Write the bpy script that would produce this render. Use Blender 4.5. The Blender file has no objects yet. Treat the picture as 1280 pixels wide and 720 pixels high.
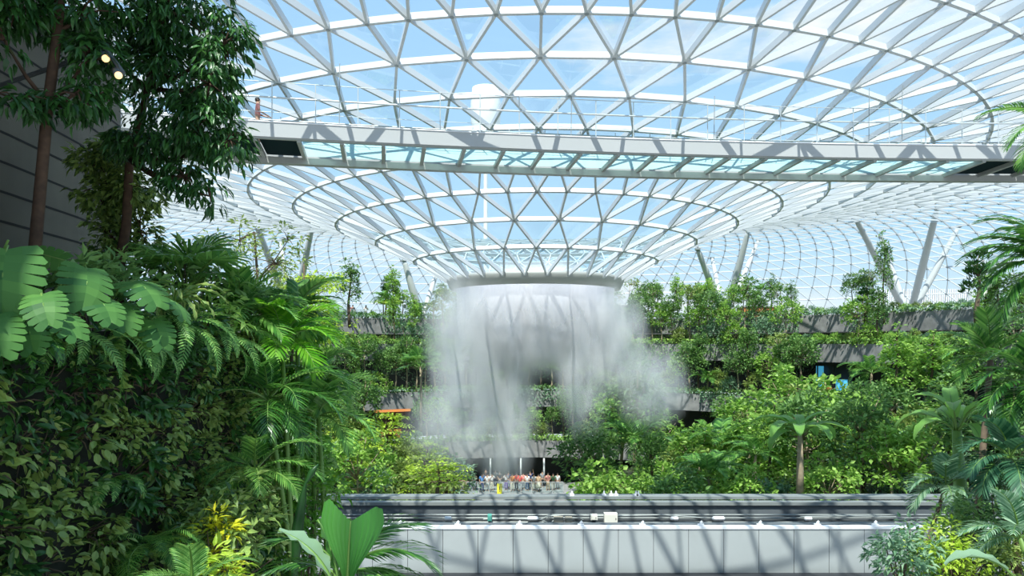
import bpy, math, random
import numpy as np
from mathutils import Vector, Matrix

SC = bpy.context.scene
COL = SC.collection
PI = math.pi
F = 900.0            # focal length in pixels of the 1280 px wide frame
HOR = 430.0          # pixel row of the horizon
CZ = 14.3            # height of the eye above the valley floor
random.seed(4)
rng = np.random.default_rng(4)

# ------------------------------------------------------------------ camera
cam = bpy.data.cameras.new('camera')
cam.sensor_width = 36.0
cam.lens = 36.0 * F / 1280.0
cam.shift_y = (HOR - 360.0) / 1280.0
cam.clip_start = 0.1
cam.clip_end = 3000
camo = bpy.data.objects.new('camera', cam)
camo.rotation_euler = (PI / 2, 0, 0)
COL.objects.link(camo)
SC.camera = camo

# ------------------------------------------------------------------ world
SKY_TOP = (0.32, 0.58, 1.0)
SKY_MID = (0.50, 0.76, 1.0)
SKY_LOW = (0.84, 0.94, 1.0)
SKY_STRENGTH = 1.06
world = bpy.data.worlds.new('sky')
SC.world = world
world.use_nodes = True
wn = world.node_tree
wn.nodes.clear()
def wnode(t, **k):
    n = wn.nodes.new(t)
    for a, b in k.items():
        setattr(n, a, b)
    return n
tc = wnode('ShaderNodeTexCoord')
sep = wnode('ShaderNodeSeparateXYZ')
wn.links.new(tc.outputs['Generated'], sep.inputs[0])
ramp = wnode('ShaderNodeValToRGB')
ramp.color_ramp.elements[0].position = 0.0
ramp.color_ramp.elements[0].color = (*SKY_LOW, 1)
ramp.color_ramp.elements[1].position = 0.75
ramp.color_ramp.elements[1].color = (*SKY_TOP, 1)
e = ramp.color_ramp.elements.new(0.14)
e.color = (*SKY_MID, 1)
wn.links.new(sep.outputs['Z'], ramp.inputs[0])
mp = wnode('ShaderNodeMapping')
mp.inputs['Scale'].default_value = (1.6, 1.6, 5.0)
mp.inputs['Location'].default_value = (0.4, 0.2, 0.1)
wn.links.new(tc.outputs['Generated'], mp.inputs[0])
noi = wnode('ShaderNodeTexNoise')
noi.inputs['Scale'].default_value = 1.7
noi.inputs['Detail'].default_value = 6
noi.inputs['Roughness'].default_value = 0.6
wn.links.new(mp.outputs[0], noi.inputs['Vector'])
cr = wnode('ShaderNodeValToRGB')
cr.color_ramp.elements[0].position = 0.54
cr.color_ramp.elements[0].color = (0, 0, 0, 1)
cr.color_ramp.elements[1].position = 0.72
cr.color_ramp.elements[1].color = (1, 1, 1, 1)
wn.links.new(noi.outputs[0], cr.inputs[0])
mx = wnode('ShaderNodeMixRGB')
mx.inputs[2].default_value = (1, 1, 1, 1)
wn.links.new(cr.outputs[0], mx.inputs[0])
wn.links.new(ramp.outputs[0], mx.inputs[1])
bg = wnode('ShaderNodeBackground')
bg.inputs[1].default_value = SKY_STRENGTH
wn.links.new(mx.outputs[0], bg.inputs[0])
wo = wnode('ShaderNodeOutputWorld')
wn.links.new(bg.outputs[0], wo.inputs[0])

# ------------------------------------------------------------------ sun
SUN_FROM = Vector((-0.10, -0.52, 0.85))      # the sun stands high behind the viewer
sl = bpy.data.lights.new('sun', 'SUN')
sl.energy = 7.0
sl.angle = math.radians(0.6)
sl.color = (1.0, 0.97, 0.90)
so = bpy.data.objects.new('sun', sl)
so.rotation_euler = SUN_FROM.to_track_quat('Z', 'Y').to_euler()
so.location = (0, 0, 60)
COL.objects.link(so)

# ------------------------------------------------------------------ exposure and sampling
vs = SC.view_settings
vs.view_transform = 'Standard'
vs.look = 'None'
vs.gamma = 1.0
vs.exposure = 0.0
vs.use_curve_mapping = False
cy = SC.cycles
cy.max_bounces = 6
cy.diffuse_bounces = 3
cy.glossy_bounces = 2
cy.transmission_bounces = 4
cy.volume_bounces = 3
cy.transparent_max_bounces = 16
cy.caustics_reflective = False
cy.caustics_refractive = False
cy.use_denoising = True
cy.use_adaptive_sampling = True
cy.adaptive_threshold = 0.02
cy.volume_step_rate = 1.0
cy.volume_max_steps = 160

# ================================================================== helpers
def P(px, py, Y):
    return Vector(((px - 640.0) / F * Y, Y, (HOR - py) / F * Y))

def nrm(v):
    v = np.asarray(v, float)
    return v / (np.linalg.norm(v, axis=-1, keepdims=True) + 1e-9)

class MB:
    """collects geometry for ONE mesh"""
    def __init__(s):
        s.v = []; s.f = []; s.mi = []; s.n = 0
    def add(s, verts, faces, mi=0):
        verts = np.asarray(verts, float).reshape(-1, 3)
        s.v.append(verts)
        n = s.n
        for f in faces:
            s.f.append([i + n for i in f]); s.mi.append(mi)
        s.n += len(verts)
    def addmany(s, verts, faces, mi=0):
        """verts (K, k, 3), the same faces for every item"""
        K, k, _ = verts.shape
        s.v.append(verts.reshape(-1, 3))
        fa = [np.asarray(f) for f in faces]
        for i in range(K):
            b = s.n + i * k
            for f in fa:
                s.f.append((f + b).tolist()); s.mi.append(mi)
        s.n += K * k
    def box(s, lo, hi, mi=0):
        x0, y0, z0 = lo; x1, y1, z1 = hi
        s.add([(x0,y0,z0),(x1,y0,z0),(x1,y1,z0),(x0,y1,z0),(x0,y0,z1),(x1,y0,z1),(x1,y1,z1),(x0,y1,z1)],
              [(0,3,2,1),(4,5,6,7),(0,1,5,4),(1,2,6,5),(2,3,7,6),(3,0,4,7)], mi)
    def beams(s, A, B, N, w, d, mi=0, over=0.0):
        """rectangular bars from A to B, w wide, from the surface down d along -N"""
        A = np.asarray(A, float).reshape(-1, 3); B = np.asarray(B, float).reshape(-1, 3); N = nrm(np.asarray(N, float).reshape(-1, 3))
        D = nrm(B - A)
        A = A - D * over; B = B + D * over
        S = nrm(np.cross(D, N)); U = np.cross(S, D)
        h = S * w / 2; dn = -U * d
        V = np.stack([A - h, A + h, A + h + dn, A - h + dn, B - h, B + h, B + h + dn, B - h + dn], 1)
        s.addmany(V, [(0,3,2,1),(4,5,6,7),(0,1,5,4),(1,2,6,5),(2,3,7,6),(3,0,4,7)], mi)
    def tube(s, pts, rad, seg=8, mi=0, cap=True):
        pts = [Vector(p) for p in pts]
        n = len(pts)
        if not hasattr(rad, '__len__'):
            rad = [rad] * n
        up = None; rings = []
        for i, p in enumerate(pts):
            d = (pts[min(i + 1, n - 1)] - pts[max(i - 1, 0)])
            if d.length < 1e-9: d = Vector((0, 0, 1))
            d.normalize()
            if up is None:
                up = Vector((1, 0, 0)) if abs(d.x) < 0.8 else Vector((0, 1, 0))
            a = (up - d * up.dot(d)).normalized(); b = d.cross(a); up = a
            rings.append([p + (a * math.cos(2*PI*k/seg) + b * math.sin(2*PI*k/seg)) * rad[i] for k in range(seg)])
        V = [v for r in rings for v in r]
        Fc = []
        for i in range(n - 1):
            for k in range(seg):
                a = i*seg + k; b = i*seg + (k+1) % seg
                Fc.append((a, b, b + seg, a + seg))
        if cap:
            Fc.append(tuple(range(seg))[::-1]); Fc.append(tuple(range((n-1)*seg, n*seg)))
        s.add([tuple(v) for v in V], Fc, mi)
    def lathe(s, prof, seg=24, c=(0,0,0), mi=0, a0=0, a1=2*PI):
        full = abs(a1 - a0 - 2*PI) < 1e-6
        m = seg if full else seg + 1
        V = []
        for r, z in prof:
            for k in range(m):
                a = a0 + (a1 - a0) * k / seg
                V.append((c[0] + r*math.cos(a), c[1] + r*math.sin(a), c[2] + z))
        Fc = []
        for i in range(len(prof) - 1):
            for k in range(seg):
                k2 = (k + 1) % m
                Fc.append((i*m + k, i*m + k2, (i+1)*m + k2, (i+1)*m + k))
        s.add(V, Fc, mi)
    def build(s, name, mat, parent=None, smooth=False, loc=None):
        me = bpy.data.meshes.new(name)
        V = np.concatenate(s.v) if s.v else np.zeros((0, 3))
        me.from_pydata(V.tolist(), [], s.f)
        mats = mat if isinstance(mat, (list, tuple)) else [mat]
        for m in mats: me.materials.append(m)
        if len(mats) > 1:
            me.polygons.foreach_set('material_index', s.mi)
        if smooth:
            me.polygons.foreach_set('use_smooth', [True] * len(me.polygons))
        me.update()
        o = bpy.data.objects.new(name, me)
        if loc is not None: o.location = loc
        if parent is not None: o.parent = parent
        COL.objects.link(o)
        return o

TOPS = []
def tag(o, label=None, cat=None, group=None, kind=None):
    if label: o['label'] = label
    if cat: o['category'] = cat
    if group: o['group'] = group
    if kind: o['kind'] = kind
    return o
def empty(name, loc=(0, 0, 0), rz=0.0):
    o = bpy.data.objects.new(name, None)
    o.location = loc; o.rotation_euler = (0, 0, rz)
    o.empty_display_size = 0.3
    COL.objects.link(o)
    return o
def kids(o):
    return KID.get(o.name) or [c for c in bpy.data.objects if c.parent == o]
KID = {}
def remember(o):
    """note the children of a source thing so that copying stays quick"""
    ch = [c for c in bpy.data.objects if c.parent == o]
    KID[o.name] = ch
    for c in ch:
        KID[c.name] = [g for g in bpy.data.objects if g.parent == c]
    return o
def copy_tree(o, parent=None):
    c = o.copy(); COL.objects.link(c); c.parent = parent
    for ch in KID.get(o.name, []):
        copy_tree(ch, c)
    return c
USED = set()
def put(proto, loc, rz=0.0, sc=1.0, label=None, group=None, cat=None):
    """the first use moves the source itself, later uses copy it"""
    o = proto
    if proto.name in USED:
        o = copy_tree(proto)
    else:
        USED.add(proto.name)
    o.location = loc
    o.rotation_euler = (0, 0, rz)
    o.scale = sc if hasattr(sc, '__len__') else (sc, sc, sc)
    if label: o['label'] = label
    if cat: o['category'] = cat
    if group: o['group'] = group
    elif 'group' in o: del o['group']
    return o

# ================================================================== materials
MATS = {}
def mat(name, col, rough=0.6, metal=0.0, var=0.0, scale=6.0, bump=0.0, emit=None, estr=0.0, alpha_map=None, spec=0.5):
    if name in MATS: return MATS[name]
    m = bpy.data.materials.new(name); m.use_nodes = True
    nt = m.node_tree; b = nt.nodes['Principled BSDF']
    b.inputs['Base Color'].default_value = (*col, 1)
    b.inputs['Roughness'].default_value = rough
    b.inputs['Metallic'].default_value = metal
    b.inputs['Specular IOR Level'].default_value = spec
    if var > 0:
        t = nt.nodes.new('ShaderNodeTexCoord'); n = nt.nodes.new('ShaderNodeTexNoise')
        n.inputs['Scale'].default_value = scale; n.inputs['Detail'].default_value = 5
        nt.links.new(t.outputs['Object'], n.inputs['Vector'])
        mr = nt.nodes.new('ShaderNodeMapRange')
        mr.inputs[1].default_value = 0.3; mr.inputs[2].default_value = 0.7
        mr.inputs[3].default_value = 1 - var; mr.inputs[4].default_value = 1 + var
        nt.links.new(n.outputs[0], mr.inputs[0])
        vm = nt.nodes.new('ShaderNodeVectorMath'); vm.operation = 'SCALE'
        vm.inputs[0].default_value = col
        nt.links.new(mr.outputs[0], vm.inputs['Scale'])
        nt.links.new(vm.outputs[0], b.inputs['Base Color'])
        if bump:
            bp = nt.nodes.new('ShaderNodeBump'); bp.inputs['Strength'].default_value = bump
            nt.links.new(n.outputs[0], bp.inputs['Height']); nt.links.new(bp.outputs[0], b.inputs['Normal'])
    if emit:
        b.inputs['Emission Color'].default_value = (*emit, 1); b.inputs['Emission Strength'].default_value = estr
    MATS[name] = m
    return m

def leafmat(name, c0, c1, trans=0.35, rough=0.42, spec=0.4):
    """green blade: colour differs from leaf to leaf, some light comes through"""
    if name in MATS: return MATS[name]
    m = bpy.data.materials.new(name); m.use_nodes = True
    nt = m.node_tree; b = nt.nodes['Principled BSDF']; out = nt.nodes['Material Output']
    g = nt.nodes.new('ShaderNodeNewGeometry')
    r = nt.nodes.new('ShaderNodeValToRGB')
    r.color_ramp.elements[0].color = (*c0, 1); r.color_ramp.elements[1].color = (*c1, 1)
    nt.links.new(g.outputs['Random Per Island'], r.inputs[0])
    nt.links.new(r.outputs[0], b.inputs['Base Color'])
    b.inputs['Roughness'].default_value = rough
    b.inputs['Specular IOR Level'].default_value = spec
    t = nt.nodes.new('ShaderNodeBsdfTranslucent')
    hs = nt.nodes.new('ShaderNodeHueSaturation'); hs.inputs['Value'].default_value = 1.5; hs.inputs['Hue'].default_value = 0.485
    nt.links.new(r.outputs[0], hs.inputs['Color']); nt.links.new(hs.outputs[0], t.inputs[0])
    mxs = nt.nodes.new('ShaderNodeMixShader'); mxs.inputs[0].default_value = trans
    nt.links.new(b.outputs[0], mxs.inputs[1]); nt.links.new(t.outputs[0], mxs.inputs[2])
    nt.links.new(mxs.outputs[0], out.inputs[0])
    MATS[name] = m
    return m

def glassmat(name, tint, refl=0.10, rough=0.02):
    m = bpy.data.materials.new(name); m.use_nodes = True
    nt = m.node_tree; nt.nodes.clear()
    out = nt.nodes.new('ShaderNodeOutputMaterial')
    t = nt.nodes.new('ShaderNodeBsdfTransparent'); t.inputs[0].default_value = (*tint, 1)
    g = nt.nodes.new('ShaderNodeBsdfGlossy'); g.inputs['Roughness'].default_value = rough
    g.inputs['Color'].default_value = (0.9, 1, 1, 1)
    lw = nt.nodes.new('ShaderNodeLayerWeight'); lw.inputs[0].default_value = 0.3
    ma = nt.nodes.new('ShaderNodeMath'); ma.operation = 'MULTIPLY'; ma.inputs[1].default_value = refl * 6
    ma.use_clamp = True
    nt.links.new(lw.outputs['Fresnel'], ma.inputs[0])
    mxs = nt.nodes.new('ShaderNodeMixShader')
    nt.links.new(ma.outputs[0], mxs.inputs[0]); nt.links.new(t.outputs[0], mxs.inputs[1]); nt.links.new(g.outputs[0], mxs.inputs[2])
    nt.links.new(mxs.outputs[0], out.inputs[0])
    MATS[name] = m
    return m

M_STEEL = mat('white_painted_steel', (0.60, 0.625, 0.64), 0.4)
M_NODE = mat('grey_node_steel', (0.30, 0.33, 0.34), 0.5)
M_GLASS = glassmat('roof_glass', (0.91, 0.972, 0.978), 0.018)
M_RING = mat('grey_ring_metal', (0.44, 0.45, 0.42), 0.45, 0.2)
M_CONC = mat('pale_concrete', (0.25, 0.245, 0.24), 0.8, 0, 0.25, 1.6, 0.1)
M_CONCD = mat('grey_board_concrete', (0.115, 0.108, 0.085), 0.8, 0, 0.18, 0.9, 0.1)
M_JOINT = mat('black_joint', (0.012, 0.012, 0.012), 0.9)
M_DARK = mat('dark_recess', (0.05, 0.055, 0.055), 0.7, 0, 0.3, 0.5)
M_FLOOR = mat('stone_paving', (0.30, 0.30, 0.29), 0.7, 0, 0.15, 0.8)
M_SOIL = mat('planting_soil', (0.035, 0.045, 0.02), 0.95, 0, 0.4, 1.2)
M_PANEL = mat('pale_grey_panel', (0.35, 0.375, 0.375), 0.5, 0, 0.04, 1.0)
M_WHITE = mat('white_coping', (0.88, 0.88, 0.9), 0.4)
M_GUIDE = mat('guideway_grey', (0.115, 0.13, 0.14), 0.55, 0, 0.12, 0.8)
M_GUIDED = mat('guideway_dark', (0.028, 0.030, 0.035), 0.6)
M_PIPE = mat('galvanised_pipe', (0.27, 0.29, 0.28), 0.5, 0.2)
M_CREAM = mat('cream_box', (0.78, 0.75, 0.66), 0.5)
M_TAN = mat('tan_box', (0.38, 0.33, 0.25), 0.6)
M_TEAL = mat('teal_tag', (0.12, 0.42, 0.34), 0.5)
M_FASCIA = mat('bridge_fascia', (0.46, 0.47, 0.47), 0.4)
M_CHORD = mat('bridge_chord', (0.36, 0.37, 0.35), 0.5)
def frosted(name, tint, clear):
    m = bpy.data.materials.new(name); m.use_nodes = True
    nt = m.node_tree; nt.nodes.clear()
    out = nt.nodes.new('ShaderNodeOutputMaterial')
    t = nt.nodes.new('ShaderNodeBsdfTransparent'); t.inputs[0].default_value = (*tint, 1)
    l = nt.nodes.new('ShaderNodeBsdfTranslucent'); l.inputs[0].default_value = (*tint, 1)
    x = nt.nodes.new('ShaderNodeMixShader'); x.inputs[0].default_value = clear
    nt.links.new(l.outputs[0], x.inputs[1]); nt.links.new(t.outputs[0], x.inputs[2]); nt.links.new(x.outputs[0], out.inputs[0])
    return m
M_BGLASS = frosted('bridge_floor_glass', (0.66, 0.80, 0.78), 0.42)
M_BDARK = mat('bridge_dark_panel', (0.006, 0.02, 0.024), 0.8, spec=0.1)
M_RAIL = mat('rail_steel', (0.62, 0.66, 0.66), 0.35, 0.4)
M_BARK = mat('brown_bark', (0.12, 0.085, 0.055), 0.85, 0, 0.35, 6, 0.3)
M_BARKL = mat('pale_bark', (0.34, 0.27, 0.18), 0.85, 0, 0.3, 5, 0.2)
M_BARKD = mat('dark_bark', (0.075, 0.04, 0.022), 0.85, 0, 0.35, 8, 0.3)
M_STALK = mat('green_stalk', (0.14, 0.26, 0.05), 0.5)
M_COLUMN = mat('column_steel', (0.56, 0.58, 0.57), 0.45)

L_MID = leafmat('leaf_mid_green', (0.06, 0.16, 0.035), (0.26, 0.44, 0.13), 0.35)
L_BRIGHT = leafmat('leaf_bright_green', (0.14, 0.32, 0.04), (0.42, 0.62, 0.15), 0.4)
L_DARK = leafmat('leaf_dark_green', (0.012, 0.06, 0.012), (0.07, 0.19, 0.045), 0.25)
L_BLUE = leafmat('leaf_bluish_green', (0.08, 0.20, 0.10), (0.32, 0.48, 0.30), 0.3)
L_LIME = leafmat('leaf_lime', (0.33, 0.50, 0.03), (0.58, 0.74, 0.12), 0.4)
L_OLIVE = leafmat('leaf_olive', (0.16, 0.24, 0.05), (0.38, 0.48, 0.14), 0.35)
L_PALM = leafmat('palm_green', (0.05, 0.18, 0.03), (0.22, 0.44, 0.09), 0.35, 0.35)
L_PALMN = leafmat('palm_deep_green', (0.015, 0.08, 0.015), (0.09, 0.26, 0.04), 0.35, 0.32, 0.6)
L_NEAR = leafmat('tree_leaf_deep', (0.012, 0.055, 0.014), (0.06, 0.19, 0.035), 0.25, 0.35, 0.5)
L_WALL = leafmat('wall_leaf', (0.03, 0.09, 0.015), (0.36, 0.50, 0.12), 0.2, 0.4, 0.5)
L_FERN = leafmat('fern_green', (0.07, 0.22, 0.04), (0.26, 0.48, 0.12), 0.35)
L_MON = leafmat('monstera_green', (0.035, 0.13, 0.035), (0.11, 0.27, 0.06), 0.3, 0.55, 0.3)
L_YEL = leafmat('croton_yellow', (0.28, 0.38, 0.02), (0.85, 0.78, 0.04), 0.35)
L_BLADE = leafmat('blade_green', (0.05, 0.24, 0.04), (0.10, 0.34, 0.06), 0.45, 0.35, 0.5)

# ================================================================== THE ROOF
AX, AY = 1.6, 50.0        # axis of the funnel
RINGS = [(5.9,4.36),(8.3,5.75),(10.85,6.92),(13.4,7.93),(16.05,8.85),(18.7,9.56),(21.4,10.07),(23.9,10.6),(26.4,11.05),
         (29.1,11.5),(31.9,11.9),(34.8,12.2),(37.6,12.4),(40.5,12.5),(43.4,12.45),(46.3,12.3),(49.2,12.0),(52.1,11.55),
         (55.0,10.95),(57.9,10.15),(60.8,9.15),(63.6,7.9),(66.2,6.35),(68.4,4.6),(70.2,2.7),(71.6,0.7)]
RINGS = [(r, z) for r, z in RINGS]
def roof_z(R):
    return float(np.interp(R, [r for r, z in RINGS], [z for r, z in RINGS]))
NR = [28] * 3 + [56] * 5 + [112] * 4 + [168] * 14
PH = math.radians(5.05)   # phase, measured from the direction that faces the camera (-Y)
def ring_nodes(k):
    R, z = RINGS[k]; n = NR[k]
    off = 0.0 if k in (0, 2) else 0.5
    if 3 <= k <= 7: off = 0.0 if k % 2 == 1 else 0.5
    if k >= 8: off = 0.0 if k % 2 == 0 else 0.5
    th = PH + (np.arange(n) + off) * 2 * PI / n
    return np.stack([AX + R*np.sin(th), AY - R*np.cos(th), np.full(n, z)], 1), off
def ring_norm(k, pts):
    r0, z0 = RINGS[max(k-1, 0)]; r1, z1 = RINGS[min(k+1, len(RINGS)-1)]
    dr, dz = r1 - r0, z1 - z0
    ra = nrm(np.stack([pts[:,0]-AX, pts[:,1]-AY, np.zeros(len(pts))], 1))
    return nrm(ra * (-dz) + np.array([0, 0, dr]))
nodes = [ring_nodes(k) for k in range(len(RINGS))]
ringb, diagb, hubs, glass = MB(), MB(), MB(), MB()
tris = []
diag = []
for k in range(len(RINGS)):
    p, off = nodes[k]; N = ring_norm(k, p); n = len(p)
    far = k > 11
    w, d = (0.12, 0.25) if k < 12 else (0.085, 0.14)
    q = np.roll(p, -1, 0)
    Nm = nrm(N + np.roll(N, -1, 0))
    ringb.beams(p, q, Nm, w, d)
    if k < len(RINGS) - 1:
        p2, off2 = nodes[k+1]; n2 = len(p2)
        # stitch the two rings by walking both at once
        i = j = 0
        a1 = lambda i: (i + off) / n
        a2 = lambda j: (j + off2) / n2
        j = 0
        i = 0
        if abs(a1(0) - a2(0)) > 1e-6 and n == n2:
            pass
        edges = [(0, 0)]
        while i < n or j < n2:
            go_i = False
            if j >= n2: go_i = True
            elif i >= n: go_i = False
            else:
                di = abs(a1(i+1) - a2(j)); dj = abs(a2(j+1) - a1(i))
                go_i = di < dj - 1e-9
            if go_i:
                tris.append((k, i % n, (i+1) % n, k+1, j % n2, 0)); i += 1
            else:
                tris.append((k, i % n, j % n2, k+1, (j+1) % n2, 1)); j += 1
            if i < n or j < n2: edges.append((i, j))
        for i, j in edges:
            diag.append((k, i % n, k+1, j % n2))
A = np.array([nodes[k][0][i] for k, i, k2, j in diag]); B = np.array([nodes[k2][0][j] for k, i, k2, j in diag])
NA = [ring_norm(k, nodes[k][0]) for k in range(len(RINGS))]
ND = nrm(np.array([NA[k][i] + NA[k2][j] for k, i, k2, j in diag]))
inner = np.array([k < 12 for k, i, k2, j in diag])
diagb.beams(A[inner], B[inner], ND[inner], 0.10, 0.25)
diagb.beams(A[~inner], B[~inner], ND[~inner], 0.08, 0.14)
for k in range(1, len(RINGS)):
    p = nodes[k][0]; N = NA[k]
    r, d = (0.085, 0.26) if k < 12 else (0.12, 0.20)
    T = nrm(np.cross(N, np.array([0, 0, 1.0]) + 1e-3)); S = np.cross(N, T)
    V = []
    for dep in (-0.02, d):
        for a in range(6):
            V.append(p - N*dep + (T*math.cos(a*PI/3) + S*math.sin(a*PI/3)) * r)
    hubs.addmany(np.stack(V, 1), [(0,1,7,6),(1,2,8,7),(2,3,9,8),(3,4,10,9),(4,5,11,10),(5,0,6,11),(0,5,4,3,2,1),(6,7,8,9,10,11)])
allp = np.concatenate([n[0] + NA[k]*0.03 for k, n in enumerate(nodes)])
offs = np.cumsum([0] + [len(n[0]) for n in nodes])
gf = []
for t in tris:
    k, a, b, k2, c, kind = t
    if kind == 0: gf.append((offs[k]+a, offs[k]+b, offs[k2]+c))
    else: gf.append((offs[k]+a, offs[k2]+b, offs[k2]+c))
glass.add(allp, [tuple(int(x) for x in f) for f in gf])
roof = empty('ceiling', (0, 0, 0)); tag(roof, 'white steel and glass triangular gridshell roof dipping into a funnel', 'roof', kind='structure')
ringb.build('ring_beams', M_STEEL, roof)
diagb.build('diagonal_beams', M_STEEL, roof)
hubs.build('node_connectors', M_NODE, roof)
glass.build('glass_panes', M_GLASS, roof)

# grey rim at the mouth of the funnel
m = MB()
m.lathe([(5.98,4.52),(6.12,4.45),(6.12,4.30),(5.86,3.72),(5.55,3.72),(5.55,4.40),(5.75,4.52),(5.98,4.52)], 96, (AX, AY, 0))
rim = m.build('oculus_rim', M_RING, None, True)
tag(rim, 'grey metal ring rim at the mouth of the glass funnel', 'ring')

# ================================================================== WATER AND MIST
def watermat():
    m = bpy.data.materials.new('falling_water'); m.use_nodes = True
    nt = m.node_tree; nt.nodes.clear()
    N = nt.nodes.new; Lk = nt.links.new
    out = N('ShaderNodeOutputMaterial')
    tcn = N('ShaderNodeTexCoord'); mpn = N('ShaderNodeMapping'); mpn.inputs['Scale'].default_value = (1.0, 1.0, 0.22)
    Lk(tcn.outputs['Object'], mpn.inputs[0])
    n1 = N('ShaderNodeTexNoise'); n1.inputs['Scale'].default_value = 0.42; n1.inputs['Detail'].default_value = 4; n1.inputs['Roughness'].default_value = 0.55
    Lk(mpn.outputs[0], n1.inputs['Vector'])
    sp = N('ShaderNodeSeparateXYZ'); Lk(tcn.outputs['Object'], sp.inputs[0])
    # thickness of the sheet: full at the rim, torn to spray lower down
    mr = N('ShaderNodeMapRange'); mr.inputs[1].default_value = -1.2; mr.inputs[2].default_value = 3.9
    mr.inputs[3].default_value = -0.50; mr.inputs[4].default_value = 0.62
    Lk(sp.outputs['Z'], mr.inputs[0])
    mr2 = N('ShaderNodeMapRange'); mr2.inputs[1].default_value = 0.36; mr2.inputs[2].default_value = 0.66; mr2.inputs[3].default_value = 0.0; mr2.inputs[4].default_value = 0.75
    Lk(n1.outputs[0], mr2.inputs[0])
    ad = N('ShaderNodeMath'); ad.operation = 'ADD'; ad.use_clamp = True
    Lk(mr.outputs[0], ad.inputs[0]); Lk(mr2.outputs[0], ad.inputs[1])
    ml = N('ShaderNodeMath'); ml.operation = 'MULTIPLY'; ml.inputs[1].default_value = 0.55
    Lk(ad.outputs[0], ml.inputs[0])
    tr = N('ShaderNodeBsdfTransparent')
    df = N('ShaderNodeBsdfDiffuse'); df.inputs[0].default_value = (0.95, 0.95, 1.0, 1)
    tl = N('ShaderNodeBsdfTranslucent'); tl.inputs[0].default_value = (0.95, 0.95, 1.0, 1)
    m1 = N('ShaderNodeMixShader'); m1.inputs[0].default_value = 0.5
    Lk(df.outputs[0], m1.inputs[1]); Lk(tl.outputs[0], m1.inputs[2])
    m2 = N('ShaderNodeMixShader'); Lk(ml.outputs[0], m2.inputs[0]); Lk(tr.outputs[0], m2.inputs[1]); Lk(m1.outputs[0], m2.inputs[2])
    Lk(m2.outputs[0], out.inputs[0])
    return m
m = MB()
m.lathe([(5.45, 4.0), (5.42, 1.5), (5.35, -2.0), (5.2, -6.0)], 96, (AX, AY, 0))
water = m.build('waterfall', watermat(), None, True)
tag(water, 'ring shaped curtain of white water falling from the funnel rim', 'waterfall', kind='stuff')

def mistmat(name, density, ns, stretch=1.0, thr=0.42, seed=0.0, col=(0.97, 0.98, 1.0)):
    """cloud of spray: thickest in the middle of its body, torn by noise"""
    m = bpy.data.materials.new(name); m.use_nodes = True
    nt = m.node_tree; nt.nodes.clear()
    N = nt.nodes.new; Lk = nt.links.new
    out = N('ShaderNodeOutputMaterial')
    tcn = N('ShaderNodeTexCoord')
    ln = N('ShaderNodeVectorMath'); ln.operation = 'LENGTH'; Lk(tcn.outputs['Object'], ln.inputs[0])
    fall = N('ShaderNodeMapRange'); fall.interpolation_type = 'SMOOTHSTEP'
    fall.inputs[1].default_value = 1.0; fall.inputs[2].default_value = 0.25; fall.inputs[3].default_value = 0; fall.inputs[4].default_value = 1
    Lk(ln.outputs['Value'], fall.inputs[0])
    mpn = N('ShaderNodeMapping'); mpn.inputs['Scale'].default_value = (1, 1, stretch); mpn.inputs['Location'].default_value = (seed, seed*0.7, seed*1.3)
    Lk(tcn.outputs['Object'], mpn.inputs[0])
    n1 = N('ShaderNodeTexNoise'); n1.inputs['Scale'].default_value = ns; n1.inputs['Detail'].default_value = 3; n1.inputs['Roughness'].default_value = 0.6
    Lk(mpn.outputs[0], n1.inputs['Vector'])
    mr = N('ShaderNodeMapRange'); mr.inputs[1].default_value = thr; mr.inputs[2].default_value = thr + 0.22
    Lk(n1.outputs[0], mr.inputs[0])
    mu = N('ShaderNodeMath'); mu.operation = 'MULTIPLY'; Lk(fall.outputs[0], mu.inputs[0]); Lk(mr.outputs[0], mu.inputs[1])
    mu2 = N('ShaderNodeMath'); mu2.operation = 'MULTIPLY'; mu2.inputs[1].default_value = density; Lk(mu.outputs[0], mu2.inputs[0])
    vs_ = N('ShaderNodeVolumeScatter'); vs_.inputs['Color'].default_value = (*col, 1); vs_.inputs['Anisotropy'].default_value = -0.3
    Lk(mu2.outputs[0], vs_.inputs['Density'])
    Lk(vs_.outputs[0], out.inputs['Volume'])
    return m
def puff(c, rad, mt, label):
    b = MB()
    prof = [(math.sin(PI*i/14) , -math.cos(PI*i/14)) for i in range(15)]
    prof[0] = (0.001, -1); prof[-1] = (0.001, 1)
    b.lathe(prof, 24)
    o = b.build('mist', mt)
    o.location = c; o.scale = rad
    tag(o, label, 'mist', kind='stuff')
    return o
PUFFS = [
    (669, 398, 49.0, (6.3, 5.6, 4.6), 1.7, 2.2, 0.7, 0.30, 0.0, 'white spray filling the ring under the funnel rim'),
    (578, 432, 46.5, (3.0, 2.7, 6.6), 0.8, 1.9, 0.7, 0.33, 1.3, 'tall plume of spray at the left side of the waterfall'),
    (630, 505, 48, (2.8, 2.6, 6.8), 1.1, 2.0, 0.9, 0.36, 2.1, 'grey column of mist hanging below the waterfall above the crowd'),
    (728, 448, 46.5, (2.3, 2.2, 5.8), 1.2, 1.9, 0.8, 0.36, 3.7, 'narrow plume of mist at the right half of the waterfall'),
    (770, 422, 46.5, (2.4, 2.2, 4.4), 1.1, 1.7, 0.7, 0.33, 5.2, 'spray slipping off the right rim of the waterfall'),
    (812, 482, 46, (3.0, 2.4, 3.4), 0.6, 1.9, 0.9, 0.35, 6.4, 'puff of mist drifting right over the planted terraces'),
    (565, 535, 46, (3.8, 2.8, 3.6), 0.42, 1.9, 0.9, 0.36, 7.9, 'thin veil of mist low over the left bank of shrubs'),
]
for px, py, Y, rad, den, ns, stx, thr, sd, lb in PUFFS:
    puff(P(px, py, Y), rad, mistmat('mist_%d' % px, den, ns, stx, thr, sd), lb)

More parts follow.
